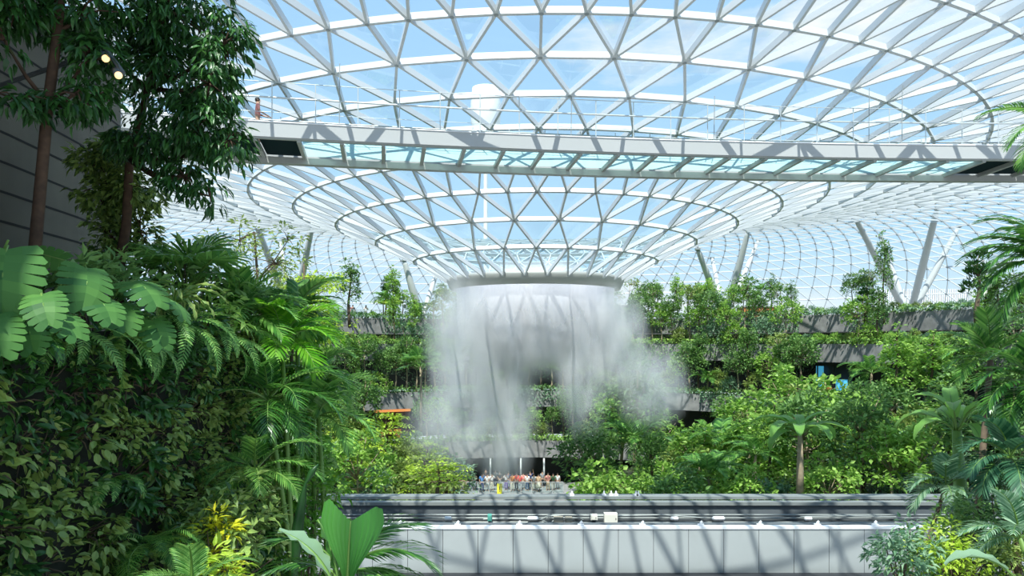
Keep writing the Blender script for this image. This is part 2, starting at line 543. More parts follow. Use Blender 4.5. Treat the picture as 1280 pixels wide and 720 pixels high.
# ================================================================== VALLEY AND TERRACES
VX, VY = 1.6, 46.0
TER = [(27.0, -9.8), (31.0, -5.0), (35.0, 0.0), (39.0, 2.9)]
def ring_pt(px, R, cx=VX, cyy=VY):
    """where the sight line through column px meets the far side of the circle"""
    s = (px - 640.0) / F
    a = 1 + s*s; b = -2*(cx*s + cyy); c = cx*cx + cyy*cyy - R*R
    Y = (-b + math.sqrt(max(b*b - 4*a*c, 0))) / (2*a)
    return Vector((s*Y, Y, 0))
def smooth(t):
    t = min(max(t, 0.0), 1.0); return t*t*(3 - 2*t)
def ground_z(X, Y):
    side = smooth((abs(X - 1.0 + (Y-50)*0.0) - 5.5) / 9.0)
    z = -14.3 + side * 3.2
    if X > 0: z += smooth((X - 14) / 14) * 2.2
    else: z += smooth((-X - 12) / 10) * 2.0
    return z
# valley floor: a modelled bowl
m = MB(); nx, ny = 70, 60
V = []; Fc = []
for j in range(ny + 1):
    for i in range(nx + 1):
        X = -52 + 104*i/nx; Y = 31.5 + 46*j/ny
        V.append((X, Y, ground_z(X, Y)))
for j in range(ny):
    for i in range(nx):
        a = j*(nx+1) + i; Fc.append((a, a+1, a+nx+2, a+nx+1))
m.add(V, Fc); fl = m.build('floor', M_SOIL, None, True); tag(fl, kind='structure')
m = MB(); m.box((-12, 58, -14.36), (15, 74, -14.22)); tag(m.build('plaza_paving', M_FLOOR), kind='structure', label='pale stone plaza where the crowd stands')

A0, A1 = math.radians(-25), math.radians(205)
names = ['wall_lowest_terrace', 'wall_second_terrace', 'wall_third_terrace', 'wall_top_terrace']
for k, (R, zt) in enumerate(TER):
    m = MB()
    # planter trough: front face, lip, soil bed, and the slab below it
    m.lathe([(R+4.2, zt-0.25), (R+0.25, zt-0.25), (R+0.22, zt), (R, zt), (R+0.05, zt-1.7), (R+0.5, zt-1.75), (R+4.2, zt-1.75)], 110, (VX, VY, 0), 0, A0, A1)
    tag(m.build(names[k], M_CONC, None), kind='structure')
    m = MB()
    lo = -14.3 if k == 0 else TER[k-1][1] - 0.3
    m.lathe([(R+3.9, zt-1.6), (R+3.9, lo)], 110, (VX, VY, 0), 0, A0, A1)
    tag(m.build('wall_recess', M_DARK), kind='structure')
    m = MB()
    m.lathe([(R+0.22, zt-0.14), (R+4.2, zt-0.12)], 110, (VX, VY, 0), 0, A0, A1)
    tag(m.build('floor_planter_bed', M_SOIL), kind='structure')
m = MB(); m.lathe([(40.0, 2.72), (90.0, 2.7)], 110, (VX, VY, 0), 0, A0, A1)
tag(m.build('floor_top_deck', M_FLOOR), kind='structure')
m = MB(); m.lathe([(89.0, 2.6), (900.0, 2.0)], 64, (VX, VY, 0), 0)
tag(m.build('outside_ground', mat('outside_paving', (0.35, 0.36, 0.33), 0.9)), kind='structure')

# ================================================================== GUIDEWAY (track across the valley)
YN, YF = 25.0, 31.0
gw = empty('train_guideway', (0, YN, -14.3))
tag(gw, 'long concrete train guideway crossing in front of the waterfall', 'guideway')
def gpart(mb, name, mt):
    o = mb.build(name, mt); o.parent = gw; o.location = (0, -YN, 14.3); return o
zt = (HOR - 661) / F * YN; zb = (HOR - 716) / F * YN
xa = -10.6
pw = 43.9 / F * YN
x = (553.5 - 640) / F * YN - pw * 9
while x < 21:
    mb = MB(); mb.box((x + 0.008, YN, zb), (x + pw - 0.008, YN + 0.10, zt)); gpart(mb, 'wall_panel', M_PANEL)
    x += pw
mb = MB(); mb.box((-14, YN + 0.11, zb - 6.0), (22, YN + 0.18, zt)); gpart(mb, 'parapet_wall', M_GUIDED)
mb = MB(); mb.box((-14, YN - 0.04, zt), (22, YN + 0.18, zt + 0.09)); gpart(mb, 'coping', M_WHITE)
mb = MB(); mb.box((-14, YN - 0.35, zb - 0.5), (22, YN + 0.1, zb)); gpart(mb, 'base_ledge', M_GUIDED)
mb = MB(); mb.box((-22, YN + 0.18, -8.6), (24, YF + 1.0, -8.3)); gpart(mb, 'track_bed', M_GUIDED)
zf = (HOR - 623) / F * YF
mb = MB(); mb.box((-22, YF, zf - 0.95), (24, YF + 0.6, zf - 0.22)); gpart(mb, 'side_beam', M_GUIDE)
mb = MB(); mb.box((-22, YF + 0.1, zf - 2.2), (24, YF + 0.6, zf - 0.95)); gpart(mb, 'side_beam_base', M_GUIDED)
mb = MB(); mb.box((-22, YF - 0.12, zf - 0.28), (24, YF + 0.25, zf - 0.14)); gpart(mb, 'running_rail', M_PIPE)
mb = MB(); mb.box((-22, YF + 0.35, zf - 0.12), (24, YF + 0.95, zf)); gpart(mb, 'running_rail', M_PIPE)
for q, yy in enumerate((643.5, 647.5, 653)):
    mb = MB(); z = (HOR - yy) / F * (YF - 0.25)
    mb.tube([(-22, YF - 0.25, z), (24, YF - 0.25, z)], 0.035 if q != 2 else 0.05, 6); gpart(mb, 'conduit', M_PIPE)
for yy, YY in ((655.5, 28.0),):
    mb = MB(); z = (HOR - yy) / F * YY
    mb.box((-22, YY, z - 0.14), (24, YY + 0.3, z)); gpart(mb, 'power_rail', M_GUIDE)
def cable(pts, r, name='cable'):
    mb = MB(); mb.tube(pts, r, 6); gpart(mb, name, M_PIPE)
yc = YF - 0.45
cable([P(604+0, 649, yc), P(640, 648, yc), P(676, 649.5, yc), P(684, 645.5, yc), P(705, 643.5, yc), P(760, 645, yc), P(830, 643.5, yc), P(880, 647.5, yc)], 0.035)
cable([P(676, 649.5, yc), P(684, 653, yc), P(683, 659, yc)], 0.03)
cable([P(729, 650, yc), P(724, 647.5, yc), P(700, 647, yc), P(690, 652, yc)], 0.03)
cable([P(1000, 646, yc), P(1060, 645, yc), P(1120, 646, yc)], 0.035)
for pxx, w in ((666, 14), (843, 10), (898, 16), (560, 9), (1010, 10)):
    mb = MB(); c = P(pxx, 648, yc)
    mb.tube([c - Vector((w/F*yc/2*1.0, 0, 0)), c - Vector((w/F*yc/2*0.8, 0, 0)), c + Vector((w/F*yc/2*0.8, 0, 0)), c + Vector((w/F*yc/2*1.0, 0, 0))], [0.04, 0.09, 0.09, 0.04], 8)
    gpart(mb, 'cable_sleeve', M_WHITE)
for pxx in (572, 649, 726, 803, 876, 950, 1022, 1094, 500):
    mb = MB(); c = P(pxx, 659, YN + 0.08); c.z = zt + 0.09
    mb.box((c.x-0.10, c.y-0.06, c.z), (c.x+0.10, c.y+0.06, c.z+0.06)); mb.tube([(c.x, c.y, c.z+0.05), (c.x, c.y, c.z+0.11), (c.x+0.05, c.y, c.z+0.15)], 0.045, 8)
    gpart(mb, 'fixing_bracket', M_WHITE)
for pxx in (715, 755, 764, 770, 795, 798):
    mb = MB(); c = P(pxx, 622, YF + 0.6); c.z = zf
    mb.box((c.x-0.09, c.y-0.08, c.z), (c.x+0.09, c.y+0.08, c.z+0.07)); mb.tube([(c.x, c.y, c.z+0.05), (c.x, c.y, c.z+0.2)], [0.05, 0.03], 8)
    gpart(mb, 'rail_clamp', M_WHITE)
def jbox(name, x0, y0, x1, y1, Y, mt, label, cat, latch=True):
    a = P(x0, y1, Y); b = P(x1, y0, Y)
    r = empty(name, ((a.x+b.x)/2, Y, a.z)); tag(r, label, cat)
    w, h = (b.x-a.x)/2, b.z-a.z
    mb = MB(); mb.box((-w, 0, 0), (w, 0.28, h)); mb.build('housing', mt, r)
    mb = MB(); mb.box((-w+0.03, -0.025, 0.03), (w-0.03, 0, h-0.03)); mb.build('door', mt, r)
    if latch:
        mb = MB(); mb.box((w-0.09, -0.05, h*0.45), (w-0.06, -0.025, h*0.6)); mb.build('latch', M_GUIDED, r)
    # steel foot that stands on the track bed
    mb = MB(); mb.box((-w*0.5, 0.06, -8.3 - a.z), (w*0.5, 0.2, 0)); mb.build('stand', M_GUIDED, r)
jbox('junction_box', 755.5, 642, 772, 655.5, YF-0.8, M_CREAM, 'largest cream junction box on the train guideway', 'junction box')
jbox('junction_box', 738.5, 644, 747, 650.5, YF-0.8, M_CREAM, 'small cream junction box beside the largest cream box', 'junction box')
jbox('junction_box', 692.5, 647, 704, 661, YF-1.2, M_TAN, 'tall tan junction box with a louvred face on the guideway', 'junction box')
jbox('junction_box', 707, 647.5, 715.5, 659, YF-1.2, M_TAN, 'narrow tan junction box next to the louvred one', 'junction box')
jbox('marker_sign', 609.5, 644, 614.5, 652, YF-0.6, M_TEAL, 'small teal marker plate on the guideway conduit', 'marker', False)

# ================================================================== BRIDGE
br = empty('sky_bridge', (0, 28, 0)); tag(br, 'curved white footbridge with glass floor hung below the roof', 'bridge')
def bpart(mb, name, mt, smooth_=False):
    o = mb.build(name, mt, None, smooth_); o.parent = br; o.location = (0, -28, 0); return o
_bx = np.array([-16.0, -9.7, -4.3, 1.9, 7.7, 14.5, 19.5, 25.0]); _by = np.array([24.9, 26.5, 27.55, 28.45, 29.05, 29.55, 29.75, 29.8])
_bc = np.polyfit(_bx, _by, 2)
def by(x): return float(np.polyval(_bc, x))
def bn(x):
    d = _bc[0]*2*x + _bc[1]; v = Vector((-d, 1, 0)); v.normalize(); return v
BXS = np.linspace(-16, 25, 42)
def sweep(off0, off1, z0, z1, xs=BXS):
    mb = MB()
    V = []
    for x in xs:
        n = bn(x); c = Vector((x, by(x), 0))
        for o, z in ((off0, z0), (off1, z0), (off1, z1), (off0, z1)):
            p = c + n*o; V.append((p.x, p.y, z))
    Fc = []
    for i in range(len(xs)-1):
        for k in range(4):
            a = i*4+k; b = i*4+(k+1) % 4; Fc.append((a, a+4, b+4, b))
    Fc.append((0,1,2,3)); e_ = (len(xs)-1)*4; Fc.append((e_+3, e_+2, e_+1, e_))
    mb.add(V, Fc); return mb
bpart(sweep(0, 0.14, 7.66, 8.20), 'fascia', M_FASCIA)
bpart(sweep(-0.03, 0.3, 8.20, 8.24), 'fascia_cap', M_WHITE)
bpart(sweep(2.75, 3.1, 7.36, 7.62), 'far_chord', M_CHORD)
bpart(sweep(0.05, 0.2, 7.60, 7.66), 'near_chord', M_CHORD)
bpart(sweep(2.95, 3.1, 7.66, 8.20), 'far_fascia', M_FASCIA)
xs_r = []
xx = -15.6
while xx < 25:
    xs_r.append(xx); xx += 1.53
for i in range(len(xs_r)-1):
    x0, x1 = xs_r[i], xs_r[i+1]
    dark = x1 < -7.6 or x0 > 18.2
    mb = sweep(0.15, 2.8, 7.70, 7.76 if dark else 7.705, [x0+0.1, x1-0.02])
    bpart(mb, 'floor_panel', M_BDARK if dark else M_BGLASS)
for x in xs_r:
    n = bn(x); c = Vector((x, by(x), 0))
    mb = MB(); a = c + n*0.1; b = c + n*2.9
    mb.beams([(a.x, a.y, 7.70)], [(b.x, b.y, 7.70)], [(0,0,1)], 0.14, 0.17)
    bpart(mb, 'crossbeam', M_CHORD)
for side, off, zh in (('near', 0.1, 9.72), ('far', 2.95, 9.3)):
    xs_p = np.arange(-15, 25, 1.53)
    for x in xs_p:
        n = bn(x); p = Vector((x, by(x), 0)) + n*off
        mb = MB(); mb.tube([(p.x, p.y, 8.2), (p.x, p.y, zh)], 0.02, 6); bpart(mb, 'railing_post', M_RAIL)
    for z, r in (((9.15, 0.035), (9.72, 0.014), (8.6, 0.010)) if side == 'near' else ((9.15, 0.03),)):
        mb = MB(); mb.tube([Vector((x, by(x), z)) + bn(x)*off for x in BXS], r, 6); bpart(mb, 'handrail', M_RAIL)
for x in (-14.0, -6.5, 2.35, 8.2, 14.7, 16.1, 22):
    p = Vector((x, by(x), 0)) + bn(x)*0.05
    R = math.hypot(p.x-AX, p.y-AY)
    mb = MB(); mb.tube([(p.x, p.y, 8.2), (p.x+0.02, p.y, roof_z(R)-0.1)], 0.016, 6); bpart(mb, 'hanger_cable', M_NODE)

# ================================================================== V COLUMNS carrying the roof
def roof_hit(px, py):
    """where a sight line meets the far half of the roof shell"""
    best = None
    prev = None
    for i in range(400):
        Y = 52 + i*0.2
        p = P(px, py, Y); R = math.hypot(p.x-AX, p.y-AY)
        if R > 71: break
        d = p.z - roof_z(max(R, 6)) if R > 6 else -1
        if prev is not None and prev < 0 <= d: best = p
        prev = d
    if best is None:
        best = P(px, py, 88)
    return best
def vcol(base, tips, rads, label):
    b = Vector(base)
    r = empty('branching_column', b); tag(r, label, 'column')
    mb = MB(); mb.lathe([(0.75, -0.05), (0.75, 0.25), (0.45, 0.5), (0.32, 0.9), (0.001, 0.95)], 16); mb.build('base', M_COLUMN, r, True)
    for t, rd in zip(tips, rads):
        t = Vector(t); d = t - b
        mid = b + d*0.5
        mb = MB(); mb.tube([(0, 0, 0.35), tuple(d*0.08+Vector((0,0,0.2))), tuple(d*0.5), tuple(d*0.93), tuple(d)], [rd*0.75, rd*1.0, rd*1.1, rd*0.8, rd*0.45], 12)
        mb.build('branch', M_COLUMN, r, True)
        mb = MB(); mb.lathe([(0.001, 0.05), (0.32, 0.05), (0.32, -0.12), (0.12, -0.3), (0.001, -0.3)], 12)
        o = mb.build('top_plate', M_NODE, r); o.location = d
vcol((P(1136, 388, 84).x, 84, 2.72), [P(1066, 266, 73), P(1172, 259, 71), P(1199, 282, 82), P(1101, 296, 86)], [0.33, 0.36, 0.33, 0.33],
     'branching white steel column behind the planter on the right deck')
vcol((P(906, 392, 85).x, 85, 2.72), [P(872, 311, 80), P(936, 286, 80), P(948, 300, 92), P(890, 322, 92)], [0.36, 0.36, 0.3, 0.3],
     'branching steel column on the deck just right of the funnel')
vcol((P(366, 392, 85).x, 85, 2.72), [P(391, 279, 78), P(317, 272, 77), P(350, 300, 92)], [0.36, 0.36, 0.3],
     'branching steel column on the deck behind the yellow tree')
vcol((P(527, 388, 86).x, 86, 2.72), [P(505, 325, 84), P(549, 330, 90)], [0.4, 0.3],
     'branching steel column on the deck just left of the funnel')

# ================================================================== PLANT PARTS
T_DIA = (np.array([(0,0,0),(0.42,0.5,0.10),(1,0,-0.16),(0.42,-0.5,0.10),(0.5,0,-0.02)]), [(0,4,1),(1,4,2),(0,3,4),(3,2,4)])
T_FAR = (np.array([(0,0,0),(0.45,0.5,0.08),(1,0,-0.14),(0.45,-0.5,0.08)]), [(0,2,1),(0,3,2)])
T_OVAL = (np.array([(0,0,0),(0.22,0.36,0.04),(0.55,0.5,0.03),(0.85,0.26,-0.06),(1.0,0,-0.16),(0.85,-0.26,-0.06),(0.55,-0.5,0.03),(0.22,-0.36,0.04),(0.3,0,-0.01),(0.65,0,-0.04)]),
          [(0,8,1),(1,8,9,2),(2,9,4,3),(0,7,8),(7,6,9,8),(6,5,4,9)])
T_LANCE = (np.array([(0,0,0),(0.28,0.5,0.02),(0.65,0.36,-0.12),(1.0,0,-0.38),(0.65,-0.36,-0.12),(0.28,-0.5,0.02),(0.3,0,-0.03),(0.65,0,-0.16)]),
           [(0,6,1),(1,6,7,2),(2,7,3),(0,5,6),(5,4,7,6),(4,3,7)])
def leaves(mb, pos, dirv, up, L, W, tmpl, mi=0):
    pos = np.asarray(pos, float); D = nrm(dirv); K = len(pos)
    S = nrm(np.cross(D, nrm(up)) + 1e-6); Nn = np.cross(S, D)
    L = np.broadcast_to(np.asarray(L, float), (K,))[:, None, None]; W = np.broadcast_to(np.asarray(W, float), (K,))[:, None, None]
    t = tmpl[0]
    V = pos[:, None, :] + D[:, None, :]*t[None, :, 0:1]*L + S[:, None, :]*t[None, :, 1:2]*W + Nn[:, None, :]*t[None, :, 2:3]*L
    mb.addmany(V, tmpl[1], mi)
def rdir(n, r=rng):
    return nrm(r.normal(size=(n, 3)))
def crown(mb, n_cl, per, rad, cl_r, L, W, tmpl, c=(0,0,0), droop=0.2, upb=0.9, flat=1.0, shell=0.55, seed=None, full=False):
    """leaf clusters spread through an ellipsoid, each cluster a small burst of leaves"""
    r = np.random.default_rng(seed) if seed is not None else rng
    d = rdir(n_cl, r)
    if not full: d[:, 2] = np.where(d[:, 2] < -0.35, -d[:, 2], d[:, 2])
    q = shell + (1-shell)*r.random((n_cl, 1))
    cc = np.array(c) + d*np.array(rad)*q
    cs = cl_r * (0.7 + 0.6*r.random((n_cl, 1, 1)))
    dd = rdir(n_cl*per, r).reshape(n_cl, per, 3)
    dd[:, :, 2] = dd[:, :, 2]*0.6*flat + 0.12
    out = nrm(dd + d[:, None, :]*0.55)
    pos = (cc[:, None, :] + out*cs*np.array([1, 1, flat])*(0.35+0.65*r.random((n_cl, per, 1)))).reshape(-1, 3)
    dr = (out + np.array([0, 0, -droop])).reshape(-1, 3) + r.normal(size=(n_cl*per, 3))*0.25
    up = np.array([0, 0, upb]) + r.normal(size=(n_cl*per, 3))*0.45 + out.reshape(-1, 3)*0.4
    k = n_cl*per
    leaves(mb, pos, dr, up, L*(0.7+0.6*r.random(k)), W*(0.75+0.5*r.random(k)), tmpl)
    return cc
def twigs(mb, trunk_pts, ends, r0=0.03, mi=0):
    for e_ in ends:
        e_ = Vector(e_)
        b = min(trunk_pts, key=lambda p: (Vector(p) - e_).length + max(0, p[2]-e_.z)*3)
        b = Vector(b); mid = (b + e_)*0.5 + Vector((0, 0, -0.06*(e_-b).length))
        mb.tube([b, mid, e_], [r0, r0*0.7, r0*0.3], 5, mi)
def wavy(h, amp, n=6, sd=0, lean=(0, 0)):
    r = random.Random(sd)
    ph = r.random()*6
    return [(math.sin(ph+i*1.1)*amp + lean[0]*i/(n-1), math.cos(ph*1.3+i*0.9)*amp + lean[1]*i/(n-1), h*i/(n-1)) for i in range(n)]

def tree(name, h, ctr, rad, n_cl, per, cl_r, L, W, lm, bm, tr=0.09, tmpl=T_FAR, sd=1, flat=1.0, ntw=14, tiers=None, droop=0.2):
    root = empty(name)
    tp = wavy(h, 0.07*h/4, 7, sd); tp[0] = (0, 0, -0.4)
    mb = MB(); mb.tube(tp, [tr*(1.25-0.85*i/6) for i in range(7)], 7)
    fb = MB()
    if tiers:
        cc = []
        for z, rr, nn in tiers:
            c_ = crown(fb, nn, per, (rr, rr, 0.12), cl_r, L, W, tmpl, (0, 0, z), droop, 1.4, flat, 0.25, sd*7+int(z*10), True)
            cc.extend(c_[:6])
    else:
        cc = crown(fb, n_cl, per, rad, cl_r, L, W, tmpl, ctr, droop, 0.9, flat, 0.5, sd*11)[:ntw]
    twigs(mb, tp[2:], cc, tr*0.45)
    mb.build('trunk', bm, root, True)
    fb.build('foliage', lm, root)
    return remember(root)
def shrub(name, rad, n_cl, per, cl_r, L, W, lm, tmpl=T_FAR, sd=1, zc=None, flat=1.0, stems=5):
    root = empty(name)
    fb = MB(); zc = rad[2]*0.55 if zc is None else zc
    cc = crown(fb, n_cl, per, rad, cl_r, L, W, tmpl, (0, 0, zc), 0.15, 0.9, flat, 0.6, sd*13)
    mb = MB()
    for e_ in cc[:stems]:
        e_ = Vector(e_); mb.tube([(e_.x*0.15, e_.y*0.15, -0.3), (e_.x*0.4, e_.y*0.4, e_.z*0.5), e_], [0.04, 0.03, 0.012], 5)
    mb.build('stem', M_BARK, root, True)
    fb.build('foliage', lm, root)
    return remember(root)

def frond_mesh(L, n, ll, lw, elev, droop, lm, leafdroop=0.5, ang=0.95, rach=0.016, taper=0.5, name='frond', curl=0.0, vshape=0.35, start=0.18):
    """feather leaf growing along +X from the origin"""
    mb = MB(); pts = []; d = Vector((math.cos(elev), 0, math.sin(elev))); p = Vector((0, 0, 0)); N = 14
    tang = []
    for i in range(N+1):
        pts.append(p.copy()); tang.append(d.copy())
        a = math.atan2(d.z, d.x) - droop/N*(0.5+1.0*i/N)
        d = Vector((math.cos(a), 0, math.sin(a))); p = p + d*(L/N)
    mb.tube(pts, [rach*(1.5-1.35*i/N) for i in range(N+1)], 5, 1)
    r = random.Random(int(L*100)+n)
    for i in range(n):
        t = start + (1-start)*(i+0.5)/n
        f = t*N; k = min(int(f), N-1); q = pts[k].lerp(pts[k+1], f-k); tg = tang[k]
        nrmv = Vector((-tg.z, 0, tg.x))
        s = math.sin(PI*min(1, 0.12+0.88*(t-start)/(1-start)))**0.6 if t > 0.4 else 0.75+0.25*(t/0.4)
        lf = ll*max(0.28, s)*(0.93+0.14*r.random())
        an = ang*(1-0.55*t) + 0.1
        for sd in (1, -1):
            dr = (tg*math.cos(an) + Vector((0, sd, 0))*math.sin(an) + nrmv*vshape*math.sin(an)).normalized()
            a0 = q; w = lw*(0.9+0.2*r.random())
            a1 = q + dr*lf*0.45 + Vector((0, 0, -leafdroop*lf*0.10))
            a2 = q + dr*lf*0.80 + Vector((0, 0, -leafdroop*lf*0.34))
            a3 = q + dr*lf*0.98 + Vector((0, 0, -leafdroop*lf*0.62))
            wd = (tg*0.85 + nrmv*0.25*sd*0).normalized()
            mb.add([a0-wd*w*0.3, a0+wd*w*0.3, a1+wd*w*0.5, a2+wd*w*0.38, a3, a2-wd*w*0.38, a1-wd*w*0.5],
                   [(0,1,2,6),(6,2,3,5),(5,3,4)], 0)
    me_o = mb.build(name, [lm, M_STALK])
    return me_o
def fan_leaf(R, n, stalk, elev, lm, name='fan_leaf', droop=0.35):
    mb = MB(); e_ = Vector((math.cos(elev), 0, math.sin(elev)))*stalk
    mb.tube([(0,0,0), e_*0.5 + Vector((0,0,0.03)), e_], 0.016, 5, 1)
    tg = Vector((math.cos(elev*0.3), 0, math.sin(elev*0.3))); up = Vector((-tg.z, 0, tg.x)); sd = Vector((0,1,0))
    for i in range(n):
        a = -2.0 + 4.0*i/(n-1); d = tg*math.cos(a) + sd*math.sin(a)
        w = 4.0/(n-1)*0.46*R*0.55; s = d.cross(up)
        l = R*(0.8+0.2*math.cos(a))
        q1 = e_ + d*l*0.55; q2 = e_ + d*l*0.85 - up*l*0.10*droop*2; q3 = e_ + d*l - Vector((0,0,l*droop*0.6))
        mb.add([e_, q1+s*w, q2+s*w*0.6, q3, q2-s*w*0.6, q1-s*w, q1+up*w*0.35], [(0,6,1),(0,5,6),(1,6,2),(6,5,4),(6,4,3,2)], 0)
    return mb.build(name, [lm, M_STALK])
def blade_leaf(L, W, elev, droop, lm, name='leaf', stalk=0.35):
    """broad undivided blade on a stalk, along +X"""
    mb = MB(); N = 10; d = elev; p = Vector((0,0,0)); pts = [p.copy()]; dirs = []
    for i in range(N+3):
        dv = Vector((math.cos(d), 0, math.sin(d))); dirs.append(dv); p = p + dv*(L/N if i >= 3 else stalk/3); pts.append(p.copy()); d -= droop/N*(0.4 if i < 3 else 1.2)
    mb.tube(pts, [0.022*(1.2-i/len(pts)) for i in range(len(pts))], 5, 1)
    V = []; Fc = []
    for i in range(3, N+4):
        t = (i-3)/N; w = W*0.5*(math.sin(PI*min(1, t*0.92+0.06))**0.6)
        if i == N+3: w = 0.01
        c = pts[i]; dv = dirs[min(i, len(dirs)-1)]; up = Vector((-dv.z, 0, dv.x))
        wob = 0.02*math.sin(i*2.3)
        V += [c + Vector((0, w, 0)) + up*(w*0.38+wob), c + up*0.004, c - Vector((0, w, 0)) + up*(w*0.38-wob)]
    for i in range(N):
        a = i*3; Fc += [(a, a+1, a+4, a+3), (a+1, a+2, a+5, a+4)]
    mb.add(V, Fc, 0)
    return mb.build(name, [lm, M_STALK], None, True)
def ring_of(root, protos, n, z0, sc=(0.85, 1.1), tilt=(-0.3, 0.5), sd=1, spread=0.05, dz=0.0, base=0.0):
    """n leaves or fronds round a growing point: each its own child mesh"""
    r = random.Random(sd)
    for i in range(n):
        src = protos[i % len(protos)]
        o = src.copy(); COL.objects.link(o); o.parent = root
        a = base + 2.399963*i + r.uniform(-0.15, 0.15)
        t = tilt[0] + (tilt[1]-tilt[0])*(i+0.5)/n + r.uniform(-0.08, 0.08)
        o.rotation_euler = (r.uniform(-0.25, 0.25), -t, a)
        o.location = (math.cos(a)*spread, math.sin(a)*spread, z0 + dz*i/n)
        s = r.uniform(*sc); o.scale = (s, s, s)
def drop(protos):
    for o in protos:
        bpy.data.objects.remove(o)

def palm(name, h, L, nf, nl, ll, lw, lm, sd=1, tr=0.09, tilt=(-0.35, 0.75), droop=1.5, elev=0.6, tmpl_n=2, bark=M_BARKL, stems=1):
    root = empty(name)
    ps = [frond_mesh(L, nl, ll, lw, elev, droop, lm), frond_mesh(L*0.92, nl, ll*0.95, lw, elev*0.8, droop*1.25, lm)]
    mb = MB(); pts = wavy(h, 0.05, 6, sd); pts[0] = (0, 0, -0.4)
    mb.tube(pts, [tr*1.3, tr, tr*0.95, tr*0.9, tr*0.85, tr*0.8], 8)
    mb.build('trunk', bark, root, True)
    tb = empty('tmp')
    bpy.data.objects.remove(tb)
    ring_of(root, ps, nf, pts[-1][2]-0.05, (0.85, 1.1), tilt, sd, 0.04)
    for o in [c for c in bpy.data.objects if c.parent == root and c.name.startswith('frond')]:
        o.location.x += pts[-1][0]; o.location.y += pts[-1][1]
    drop(ps)
    return remember(root)

# ------------------------------------------------------------------ plants of the far valley
K = {}
K['broadleaf'] = [tree('broadleaf_tree', 3.0, (0, 0, 3.1), (1.4, 1.4, 1.5), 60, 20, 0.36, 0.24, 0.13, L_MID, M_BARKL, sd=1),
                  tree('broadleaf_tree', 3.6, (0, 0, 3.3), (1.25, 1.25, 2.1), 64, 20, 0.35, 0.24, 0.12, L_MID, M_BARKL, sd=2)]
K['bright'] = [tree('round_leaf_tree', 2.6, (0, 0, 2.7), (1.35, 1.35, 1.8), 60, 18, 0.36, 0.23, 0.17, L_BRIGHT, M_BARKL, sd=3)]
K['layered'] = [tree('layered_tree', 3.6, None, None, 0, 16, 0.42, 0.20, 0.12, L_OLIVE, M_BARK, sd=4, flat=0.25, tiers=[(1.7,1.3,14),(2.4,1.6,18),(3.1,1.3,14),(3.6,0.8,8)]),
                tree('layered_tree', 2.6, None, None, 0, 16, 0.42, 0.20, 0.12, L_LIME, M_BARK, sd=5, flat=0.25, tiers=[(1.4,1.5,16),(2.1,1.7,20),(2.6,1.0,10)])]
K['shrub'] = [shrub('leafy_shrub', (1.3, 1.3, 1.3), 56, 18, 0.32, 0.21, 0.13, L_BRIGHT, sd=6), shrub('leafy_shrub', (1.2, 1.2, 1.5), 56, 18, 0.32, 0.20, 0.12, L_OLIVE, sd=7)]
K['dark'] = [shrub('dense_shrub', (1.25, 1.25, 1.4), 56, 18, 0.32, 0.19, 0.11, L_BLUE, sd=8)]
K['column'] = [tree('narrow_tree', 4.8, (0, 0, 2.9), (0.7, 0.7, 2.9), 70, 17, 0.30, 0.20, 0.12, L_MID, M_BARK, sd=9),
               tree('narrow_tree', 5.2, (0, 0, 3.1), (0.85, 0.85, 3.1), 76, 16, 0.30, 0.22, 0.15, L_BRIGHT, M_BARK, sd=10)]
K['slender'] = [tree('slender_tree', 4.6, (0, 0, 4.7), (1.2, 1.2, 0.9), 22, 12, 0.42, 0.30, 0.14, L_OLIVE, M_BARKL, 0.07, sd=11, flat=0.6),
                tree('slender_tree', 5.2, (0, 0, 5.2), (0.9, 0.9, 1.1), 18, 12, 0.40, 0.34, 0.15, L_MID, M_BARKL, 0.06, sd=12)]
K['palm'] = [palm('feather_palm', 2.6, 1.9, 13, 20, 0.55, 0.085, L_PALM, 13, 0.08),
             palm('feather_palm', 1.2, 2.1, 14, 20, 0.6, 0.09, L_PALM, 14, 0.09, (0.0, 0.9), 1.6)]
def bigleaf(name, n, L, W, lm, sd):
    root = empty(name)
    ps = [blade_leaf(L, W, 0.6, 0.9, lm), blade_leaf(L*0.9, W, 0.5, 1.4, lm)]
    mb = MB(); mb.tube([(0,0,-0.3),(0,0,0.5),(0.02,0,0.9)], [0.09, 0.07, 0.04], 8); mb.build('stem', M_STALK, root, True)
    ring_of(root, ps, n, 0.7, (0.8, 1.1), (0.1, 0.8), sd, 0.05)
    drop(ps)
    return remember(root)
K['bigleaf'] = [bigleaf('banana_plant', 9, 1.7, 0.5, L_PALM, 15)]
def tallbanana():
    root = empty('tall_banana')
    ps = [blade_leaf(1.9, 0.5, 0.8, 1.7, L_PALM), blade_leaf(1.7, 0.46, 0.5, 1.9, L_PALM)]
    mb = MB(); mb.tube([(0,0,-0.6),(0.03,0,1.5),(0,0,3.0)], [0.16, 0.13, 0.08], 8); mb.build('stem', M_BARKL, root, True)
    ring_of(root, ps, 12, 2.9, (0.85, 1.1), (-0.1, 0.8), 55, 0.05); drop(ps)
    return remember(root)
K['tallbanana'] = [tallbanana()]
def fanpalm(name, h, sd):
    root = empty(name)
    ps = [fan_leaf(0.8, 15, 0.7, 0.7, L_PALM), fan_leaf(0.75, 15, 0.8, 0.4, L_PALM)]
    mb = MB(); mb.tube([(0,0,-0.4),(0.02,0,h*0.5),(0,0,h)], [0.09,0.075,0.07], 8); mb.build('trunk', M_BARKL, root, True)
    ring_of(root, ps, 14, h-0.05, (0.85, 1.1), (-0.5, 0.9), sd, 0.05)
    drop(ps)
    return remember(root)
K['fan'] = [fanpalm('fan_palm', 3.2, 16)]
